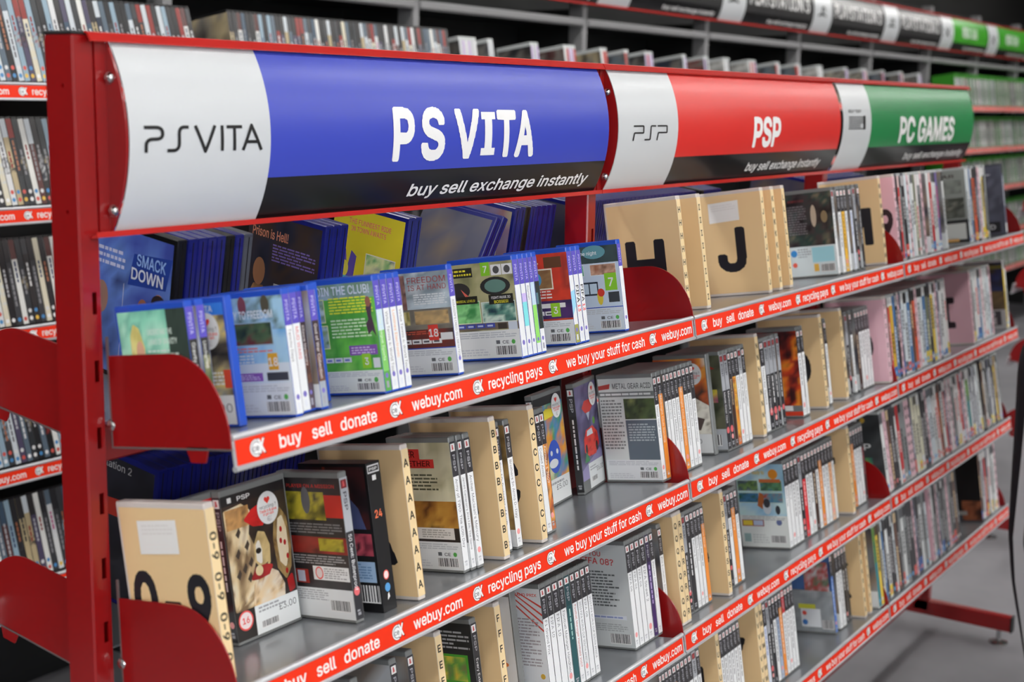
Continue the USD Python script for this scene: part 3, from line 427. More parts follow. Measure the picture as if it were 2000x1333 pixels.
def build_case(p, o, T):
    typ, style, title, cover, seed = o['t'][0], o['style'], o['title'], o['cover'], o['seed']; sub = o['t'][1:]
    D, H, md, mb, mt, shell = DIM[typ]
    if typ == 'g' and style in ('dark', 'slate', 'brown'): shell = 'grey_case'
    obj('shell', cbox(0, T, 0, D, 0, H, .0012 if typ != 'x' else .0005), shell, p)
    back, spine, front = faces(typ, T, sub == 'r'); parts = []
    if typ in 'dk':
        base, ink = ('#d6b88a', '#1d1d22') if typ == 'd' else ('#d3a9b4', '#2a2026')
        for f in (back, front): f[0].r(0, 0, 1, 1, base)
        spine[0].r(0, 0, 1, 1, '#dfc79a' if typ == 'd' else '#d8b4be')
        for f in (back, front):
            n = len(style); f[0].t(.5, .24 if n == 1 else .265, .072 if n == 1 else .060, style, ink, text2d(style, .028)[0][:, 0].max() * .072 * 1.12 if n == 1 else D * .88, center=True, bold=.028)
        for i in range(8):
            y = .055 + i * .118
            if len(style) == 1: spine[0].t(.5, y, .0092, style, '#2a2620', center=True, bold=.012)
            elif i % 2 == 0: spine[0].t(.2, y + .1, .0086, style, '#2a2620', .029, rot=-90, bold=.012)
        if cover == 'label': pass
        parts = [m_(back), m_(spine), m_(front)]
    else:
        if typ == 'x':
            spine[0].r(0, 0, 1, 1, '#131315'); spine[0].r(.05, .93, .95, .985, '#b8b8ba'); spine[0].r(.1, .94, .9, .975, '#2a2a2c'); spine[0].t(.5, .948, .003, 'PSP', '#d8d8d8', .014, center=True); spine[0].r(.35, .88, .65, .915, '#d8d8d8')
            spine[0].t(.5, .63, .009, '24', '#e0704a', .013, center=True); spine[0].e(.5, .24, .005, .0058, '#c8504a'); spine[0].e(.5, .24, .0038, .0045, '#e8d4d4'); spine[0].e(.5, .155, .0048, .0052, '#4a86b8'); spine[0].p([(.4, .07), (.6, .09), (.55, .12), (.45, .11)], '#d8d8d8')
        else: {'v': vita_spine, 'p': psp_spine, 'g': pc_spine}[typ](spine[0], style, title, seed)
        plain = {'v': '#c8ced4', 'p': '#a8abae', 'g': '#8a8c8e', 'x': '#131315'}[typ]
        if sub == 'f': COV[cover](front[0]); parts = [m_(spine), m_(front)]
        elif sub == 'r': COV[cover](back[0]); parts = [m_(back)]
        else:
            if cover: COV[cover](back[0])
            else: back[0].a(0, .2, 1, 1, [plain, '#5a5c60', '#8a7a6a', '#3a3c44'], seed, 4, 5); back[0].r(0, 0, 1, .2, '#d4d8da')
            front[0].a(0, 0, 1, 1, ['#3a3c44', plain, '#6a5a54'], seed + 1, 4, 5)
            parts = [m_(back), m_(spine), m_(front)]
    q = put_print('printed_sleeve', parts, p)
    if typ in 'dk': tag(q, 'cream card sleeve with black lettering' if typ == 'd' else 'pink card sleeve with black lettering')
    if typ in 'dk' and cover == 'label':
        L = Print(.06, .036); L.r(0, 0, 1, 1, '#e9e8e6'); L.l(.1, .55, .9, .9, '#c4c2c0', 3, 3); L.l(.1, .1, .9, .35, '#d0cecc', 2, 4)
        tag(put_print('paper_label', [L.mesh((0, .104, .134), (0, -1, .04), (0, 0, 1), (-1, 0, 0), .0008)], p, 'print_matte'), 'white paper label with faint print')
    if cover in STK:
        a, b = STK[cover]
        if sub == 'f': sticker(p, (T, a, b), (0, 1, 0), (1, 0, 0))
        else: sticker(p, (0, D - a, b), (0, -1, 0), (-1, 0, 0))
# ------------------------------------------------------------------ the room
tag(obj('floor', bx(-8, 13, -6.5, 1.75, FLOOR - .05, FLOOR), 'concrete'), kind='structure')
tag(obj('ceiling', bx(-8, 13, -6.5, 1.75, CEIL, CEIL + .05), 'ceiling_black'), kind='structure')
tag(obj('wall_back', bx(-8, 13, 1.7, 1.75, FLOOR, CEIL), 'wall_black'), kind='structure')
# added shop-front window, unseen behind the camera, so dome light brightens the case faces
WB, WT = FLOOR + .25, CEIL - .08
tag(obj('wall_front', cat(bx(-8, 13, -6.5, -6.45, FLOOR, WB), bx(-8, 13, -6.5, -6.45, WT, CEIL), bx(-1.5, 13, -6.5, -6.45, WB, WT)), 'far_wall'), kind='structure')
tag(obj('wall_left', bx(-8, -7.95, -6.45, 1.7, FLOOR, CEIL), 'far_wall'), kind='structure')
def window(n, frames, panes):
    w = UsdGeom.Xform.Define(stage, f'/World/window_{n}'); tag(w.GetPrim(), kind='structure')
    for f in frames: obj('frame', f, 'wall_grey', f'/World/window_{n}')
    for q in panes: obj('pane', q, 'pane_glass', f'/World/window_{n}')
window(1, [bx(x - .04, x + .04, -6.5, -6.43, WB, WT) for x in np.linspace(-7.9, -1.54, 5)], [bx(a + .04, b - .04, -6.472, -6.466, WB, WT) for a, b in zip(np.linspace(-7.9, -1.54, 5), np.linspace(-7.9, -1.54, 5)[1:])])
tag(obj('wall_right', bx(12.95, 13, -6.45, 1.7, FLOOR, CEIL), 'far_wall'), kind='structure')
def lamp(p):
    obj('housing', cbox(-.72, .72, -.15, .15, -.002, .05, .004), 'letter_white', p)
    obj('diffuser', bx(-.70, .70, -.13, .13, -.012, -.0025), 'tube', p)
    for x in (-.71, .71): obj('end_cap', cbox(x - .01, x + .01, -.14, .14, -.02, 0, .003), 'black_cap', p)
def ordinal(n): return f"{n}{'th' if 10 < n % 100 < 14 else {1: 'st', 2: 'nd', 3: 'rd'}.get(n % 10, 'th')}"
LAMPS = [(-6.2 + 1.75 * i, y) for y in (-1.3, -2.7, -4.1, -5.5) for i in range(9)] + [(-6.2 + 1.75 * i, .62) for i in range(10)]
for j, (x, y) in enumerate(LAMPS):
    lab = f"flat white ceiling light, {ordinal(j + 1)} of those before the gondola, counted in rows from the left" if j < 36 else f"flat white ceiling light, {ordinal(j - 35)} from the left along the far aisle"
    copy_or_build('lamp', 'ceiling_light', tr(x, y, CEIL - .055), lab, 'ceiling light', 'ceiling lights in rows', lamp)

# ------------------------------------------------------------------ the gondola frame
TILT = math.radians(9.04); DEP = np.array([0, math.cos(TILT), -math.sin(TILT)]); UP = np.array([0, math.sin(TILT), math.cos(TILT)])
LIP = [(-.3495, .3404), (-.3532, .0769), (-.3536, -.1813), (-.3660, -.4318)]
def front_frame(k, x=0.): return M4((1, 0, 0), DEP, UP, (x, *LIP[k]))
def back_frame(k, x=0., y0=-.294): return M4((-1, 0, 0), (0, -DEP[1], DEP[2]), (0, -UP[1], UP[2]), (x, y0 - LIP[k][0], LIP[k][1]))
def make_upright(p, X, zs=None):
    x0, x1, y0, y1, zt = X - .026, X, -.169, -.125, .7262
    a = cbox(x0, x1, y0, y1, -.79, zt, .002)
    cube = lambda x0, x1, y0, y1, z0, z1: manifold3d.Manifold.cube((x1 - x0, y1 - y0, z1 - z0)).translate((x0, y0, z0))
    a = a - cube(x0 + .002, x1 - .002, y0 + .002, y1 - .002, -.785, zt - .003)
    for i in range(16):
        z = .4545 - .0713 * i
        for yy in (y0, y1): a = a - cube(X - .0125, X - .0065, yy - .004, yy + .004, z - .0115, z + .0115)
    for z in (.675, .5485): a = a - manifold3d.Manifold.cylinder(.006, .0022, circular_segments=12).rotate((0, 90, 0)).translate((x0 - .003, -.152, z))
    u = obj('upright', a, 'red_paint', p)
    par = str(u.GetPath())
    tag(obj('end_cap', cbox(x0 - .0006, x1 + .0006, y0 - .0006, y1 + .0006, zt - .0005, zt + .003, .001), 'black_cap', par), 'dark grey plastic end cap')
def make_foot(p, X):
    b = str(obj('foot_beam', cbox(X - .026, X, -.405, .111, -.802, -.757, .0025), 'red_paint', p).GetPath())
    for y in (-.372, .078):
        obj('levelling_foot', cat(cyl((X - .013, y, -.838), (X - .013, y, -.80), .007), trimesh.creation.revolve([(0, FLOOR), (.027, FLOOR), (.026, FLOOR + .004), (.008, FLOOR + .010), (0, FLOOR + .010)], sections=24).apply_translation((X - .013, y, 0))), 'chrome', b)
    for y in (-.407, .113): obj('beam_cap', cbox(X - .027, X + .001, y - .003, y + .003, -.803, -.756, .001), 'black_cap', b)
def gondola(xs, A, label):
    p = thing('gondola_frame', A, label, 'shelving frame')
    for X in xs: make_upright(p, X); make_foot(p, X)
    for a, b in zip(xs, xs[1:]):
        for z in (-.72, .30): obj('cross_rail', cbox(a, b - .026, -.155, -.139, z - .02, z + .02, .002), 'red_paint', p)
    return p
gondola((0, 1, 2, 3), np.eye(4), 'red painted steel gondola frame with slotted uprights and chrome-footed base beams, nearest the camera')
gondola((4.0, 5.0), tr(0, -.15, 0), 'red steel gondola frame standing beyond the right end of the near gondola')

WORDS = [('c', .033), ('buy', .066, .099), ('sell', .115, .146), ('donate', .160, .221), ('c', .253), ('webuy.com', .284, .381), ('c', .413), ('recycling pays', .437, .559), ('c', .584), ('we buy your stuff for cash', .619, .837), ('c', .861), ('webuy.com', .890, .9885)]
def plate_poly():
    pts = [(.0005, -.015), (0, 0)]
    pts += [(.074 - .074 * math.cos(a), .0835 * math.sin(a)) for a in np.linspace(.1, math.pi / 2, 14)]
    return Polygon(pts + [(.165, .085), (.1755, -.011)])
def make_shelf(plates):
    def build(p):
        obj('deck', cbox(.003, .972, .003, .172, -.004, -.0006, .0005), 'steel_deck', p)
        prof = unary_union([Point(.0012, -.0037).buffer(.0037, 8), sbox(-.0004, -.034, .0016, -.004), Point(.0006, -.0352).buffer(.0030, 8), sbox(-.0026, -.0365, .0016, -.0335), sbox(.0, -.0075, .006, -.0045)])
        obj('lip', prism_x(prof, .002, .998), 'lip_metal', p, smooth=35)
        P = Print(.9885, .0254); P.r(0, 0, 1, 1, '#f23412')
        for w in WORDS:
            if w[0] == 'c': P.logo((w[1] - .005) / P.W, .5, .0087)
            else: P.t((w[1] - .005) / P.W, .25, .0134, w[0], '#f6f2f0', w[2] - w[1])
        tag(put_print('ticket_strip', [P.mesh((.005, -.0004, -.0322), (1, 0, 0), (0, 0, 1), (0, -1, 0), .0006)], p, 'print_strip'), 'orange-red ticket strip with white lettering and round badges')
        for side, x in (('L', .0002), ('R', .9705)):
            if side in plates:
                e = str(obj('end_plate', prism_x(plate_poly(), x, x + .0018), 'red_paint', p).GetPath())
                obj('plate_edge', cat(prism_x(Polygon([(-.0005, -.0165), (.1765, -.0125), (.1765, -.0105), (-.0005, -.0145)]), x - .0006, x + .0022), prism_x(Polygon([(.1745, -.0115), (.1765, -.0115), (.1635, .105), (.1605, .105)]), x - .0002, x + .0018)), 'edge_metal', e)
                obj('hook_tab', prism_x(Polygon([(.035, -.0145), (.062, -.014), (.058, -.026), (.04, -.0265)]).buffer(.002), x, x + .0018), 'red_paint', e)
                obj('plate_screw', trimesh.creation.icosphere(1, .0065).apply_scale((.5, 1, 1)).apply_translation((x, .1735, .012)), 'chrome', e)
    return build
LEVEL = ['top', 'second', 'third', 'bottom']; BAY = ['left', 'middle', 'right']
for b in range(3):
    for k in range(4):
        pl = 'LR' if b == 2 else 'L'
        copy_or_build('shelf' + pl, 'display_shelf', front_frame(k, b) , f'grey steel shelf with an orange-red lettered lip, {LEVEL[k]} shelf of the {BAY[b]} bay, near side', 'shelf', 'shelves of the near gondola', make_shelf(pl))
for b in range(3):
    for k in range(4):
        if b == 0 or k < 2: copy_or_build('shelfLR', 'display_shelf', back_frame(k, b + .973), f'steel shelf with red end plates, {LEVEL[k]} shelf of the {BAY[b]} bay, far side', 'shelf', 'shelves of the near gondola', None)
for k in range(4):
    copy_or_build('shelfLR', 'display_shelf', back_frame(k, 4.973, -.444), f'steel shelf with red end plates, {LEVEL[k]} shelf of the gondola beyond', 'shelf', 'shelves of the gondola beyond', None)

# ------------------------------------------------------------------ header signs
ZA, ZB, YA, BUL = .5278, .7193, -.1732, .0262
RAD = ((ZB - ZA) ** 2 / 4 + BUL ** 2) / (2 * BUL)
def arc_y(z, off=0.): return YA + (RAD - BUL) - np.sqrt(np.maximum((RAD + off) ** 2 - (np.asarray(z) - (ZA + ZB) / 2) ** 2, 0))
def curved(x0, x1, z0, z1, off=.0, nx=2, nz=22, thick=.0012):
    V, F = [], []
    x, z = np.meshgrid(np.linspace(x0, x1, nx + 1), np.linspace(z0, z1, nz + 1)); y = arc_y(z, off)
    v = np.stack([x, y, z], -1).reshape(-1, 3); n = np.arange((nx + 1) * nz).reshape(nz, nx + 1)[:, :-1].ravel()
    f = np.vstack([np.column_stack([n, n + 1, n + nx + 2]), np.column_stack([n, n + nx + 2, n + nx + 1])])
    w = v + [0, thick, 0]; N = len(v)
    edge = trimesh.Trimesh(v, f, process=False); e = edge.edges[trimesh.grouping.group_rows(edge.edges_sorted, require_count=1)]
    side = np.vstack([np.column_stack([e[:, 1], e[:, 0], e[:, 0] + N]), np.column_stack([e[:, 1], e[:, 0] + N, e[:, 1] + N])])
    return trimesh.Trimesh(np.vstack([v, w]), np.vstack([f, f[:, ::-1] + N, side]), process=False)
def wrap(v2, f, off):
    """flat lettering bent onto the sign: x, z -> x, arc(z), z"""
    v, f = trimesh.remesh.subdivide_to_size(np.column_stack([v2, np.zeros(len(v2))]), f, .012, max_iter=12)
    return np.column_stack([v[:, 0], arc_y(v[:, 1], off), v[:, 1]]), f
def zt(v, z0):   # letters are measured along the panel: nearly the chord
    return v + [0, z0]
def letters(items, off=.0006):
    """items: (text, x0, z0, height, width, shear, bold)"""
    V, F, n = [], [], 0
    for t, x0, z0, h, w, sh, b in items:
        if isinstance(t, str): v, f = text2d(t, b); v = v * [w / v[:, 0].max(), h]
        else: v, f = t; v = v * [w, h]
        v = v + np.column_stack([v[:, 1] * sh, 0 * v[:, 1]]) + [x0, z0]; q, g = wrap(v, f, off); V.append(q); F.append(g + n); n += len(q)
    return np.vstack(V), np.vstack(F)
def poly2d(g):
    P, F, n = [], [], 0
    for q in getattr(g, 'geoms', [g]):
        v, f = trimesh.creation.triangulate_polygon(q, engine='earcut'); P.append(v); F.append(f + n); n += len(v)
    return np.vstack(P), np.vstack(F)
def strokes(lines, w):
    return poly2d(unary_union([LineString(l).buffer(w / 2, cap_style=2, join_style=1) for l in lines]))
def bend(*pts, r=.22):
    """a polyline with its inner corners rounded"""
    out = [pts[0]]
    for a, b, c in zip(pts, pts[1:], pts[2:]):
        a, b, c = map(np.array, (a, b, c)); u, v = (a - b), (c - b); ru = min(r, np.linalg.norm(u) / 2); rv = min(r, np.linalg.norm(v) / 2); p, q = b + u / np.linalg.norm(u) * ru, b + v / np.linalg.norm(v) * rv
        out += [tuple((1 - t) ** 2 * p + 2 * t * (1 - t) * b + t * t * q) for t in np.linspace(0, 1, 7)]
    return out + [pts[-1]]
LP = bend((0, .94), (.82, .94), (.82, .5), (.08, .5), (.08, 0), r=.3); LS = bend((1.0, .94), (.55, .94), (.55, .06), (0, .06), r=.3)
def logo_vita():
    off = lambda L, d: [(x * .9 + d, y) for x, y in L]
    return strokes([off(LP, 0), off(LS, .92), [(2.1, 1), (2.52, .0), (2.95, 1)], [(3.26, 1), (3.26, 0)], [(3.46, .94), (4.16, .94)], [(3.81, .94), (3.81, 0)], [(4.2, 0), (4.6, 1), (5.05, 0)], [(4.38, .34), (4.9, .34)]], .13)
def logo_psp():
    off = lambda L, d: [(x * .9 + d, y) for x, y in L]
    LQ = bend((0, .94), (.9, .94), (.9, .5), (.08, .5), (.0, 0), r=.06)
    return strokes([off(LQ, 0), off(bend((1.0, .94), (.55, .94), (.5, .06), (0, .06), r=.06), .92), off(LQ, 1.95)], .1)
SERIF_I = poly2d(unary_union([sbox(.24, 0, .76, 1), sbox(0, 0, 1, .17), sbox(0, .83, 1, 1)]))
def header(name, A, label, white, colour, items, logo, tagline, plate, left=.017, cat_='sign', group=None, full=True):
    p = thing(name, A, label, cat_, group)
    x1 = .9825 if full else .97
    if plate is not None:
        zs = np.linspace(ZA, ZB, 20); D = Polygon([(-.1698, ZA)] + [(float(arc_y(z, -.0015)), float(z)) for z in zs] + [(-.1698, ZB)])
        e = str(obj('end_plate', prism_x(D, .0135, .0165), 'red_paint', p, smooth=30).GetPath()); obj('mounting_flange', bx(.0004, .0135, -.1698, -.166, ZA - .004, ZB + .004), 'red_paint', e)
        for z in (.6838, .549):
            s = trimesh.creation.icosphere(2, .0058); s = s.slice_plane((0, 0, 0), (-1, 0, 0), cap=True, engine='earcut'); obj('bolt', cat(s.apply_scale((.75, 1, 1)).apply_translation((.0124, -.1762, z)), cyl((.0137, -.1762, z), (.0121, -.1762, z), .0064, 20)), 'chrome', e, smooth=40)
    x0 = left
    obj('white_panel', curved(x0, white, ZA, ZB), 'sign_white', p, smooth=40)
    obj('colour_panel', curved(white, x1, .5765, ZB), colour, p, smooth=40)
    obj('black_band', curved(white, x1, ZA, .5765), 'sign_black', p, smooth=40)
    for it in items: obj('title_lettering', letters([it]), 'letter_white', p)
    tag(obj('tagline', letters(tagline), 'letter_white', p), 'white slanted small lettering')
    if logo: obj('logo', letters(logo), 'sign_ink', p)
    xa = -.012 if plate == 'end' else .001
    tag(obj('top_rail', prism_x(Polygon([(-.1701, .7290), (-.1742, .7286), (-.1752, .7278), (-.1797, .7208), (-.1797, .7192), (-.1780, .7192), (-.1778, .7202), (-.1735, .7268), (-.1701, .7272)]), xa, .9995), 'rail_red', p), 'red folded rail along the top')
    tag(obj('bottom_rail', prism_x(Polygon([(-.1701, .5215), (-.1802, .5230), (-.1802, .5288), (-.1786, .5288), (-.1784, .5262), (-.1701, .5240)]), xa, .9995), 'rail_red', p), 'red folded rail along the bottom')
    return p
TAG = lambda a, b: [('buy sell exchange instantly', a, .5424, .0158, b - a, .24, True)]
header('header_sign', np.eye(4), 'curved header sign with white logo panel and a blue field lettered PS VITA', .2205, 'sign_blue',
       [('P', .441, .5925, .0615, .044, 0, .032), ('S', .4985, .5925, .0615, .052, 0, .032), ('V', .5725, .5925, .0600, .057, 0, .032), (SERIF_I, .6335, .5925, .0595, .0335, 0, True), ('T', .671, .5925, .0590, .0475, 0, .032), ('A', .7175, .5925, .0590, .0495, 0, .032)],
       [(logo_vita(), .0355, .6085, .0275, .0336, 0, False)], TAG(.490, .941), 'end')
header('header_sign', tr(1, 0, 0), 'curved header sign with a red field lettered PSP in the middle bay', .2195, 'sign_red',
       [('PSP', .5320, .5905, .0520, .128, 0, .032)], [(logo_psp(), .062, .6065, .0255, .0420, 0, False)], TAG(.535, .905), 'mid', .014)
BARS = [sbox(.0, .12 + .12 * i, 1.0 if i not in (1, 2) else .7, .18 + .12 * i) for i in range(7)] + [sbox(.86, .1, 1.0, .95)]
header('header_sign', tr(2, 0, 0), 'curved header sign with a green field lettered PC GAMES in the right bay', .173, 'sign_green',
       [('PC GAMES', .372, .5870, .0560, .435, 0, .032)], [(poly2d(unary_union(BARS)), .030, .614, .036, .105, 0, False), ('SELF TEST', .03, .655, .006, .08, 0, True)], TAG(.455, .935), None, .0005)
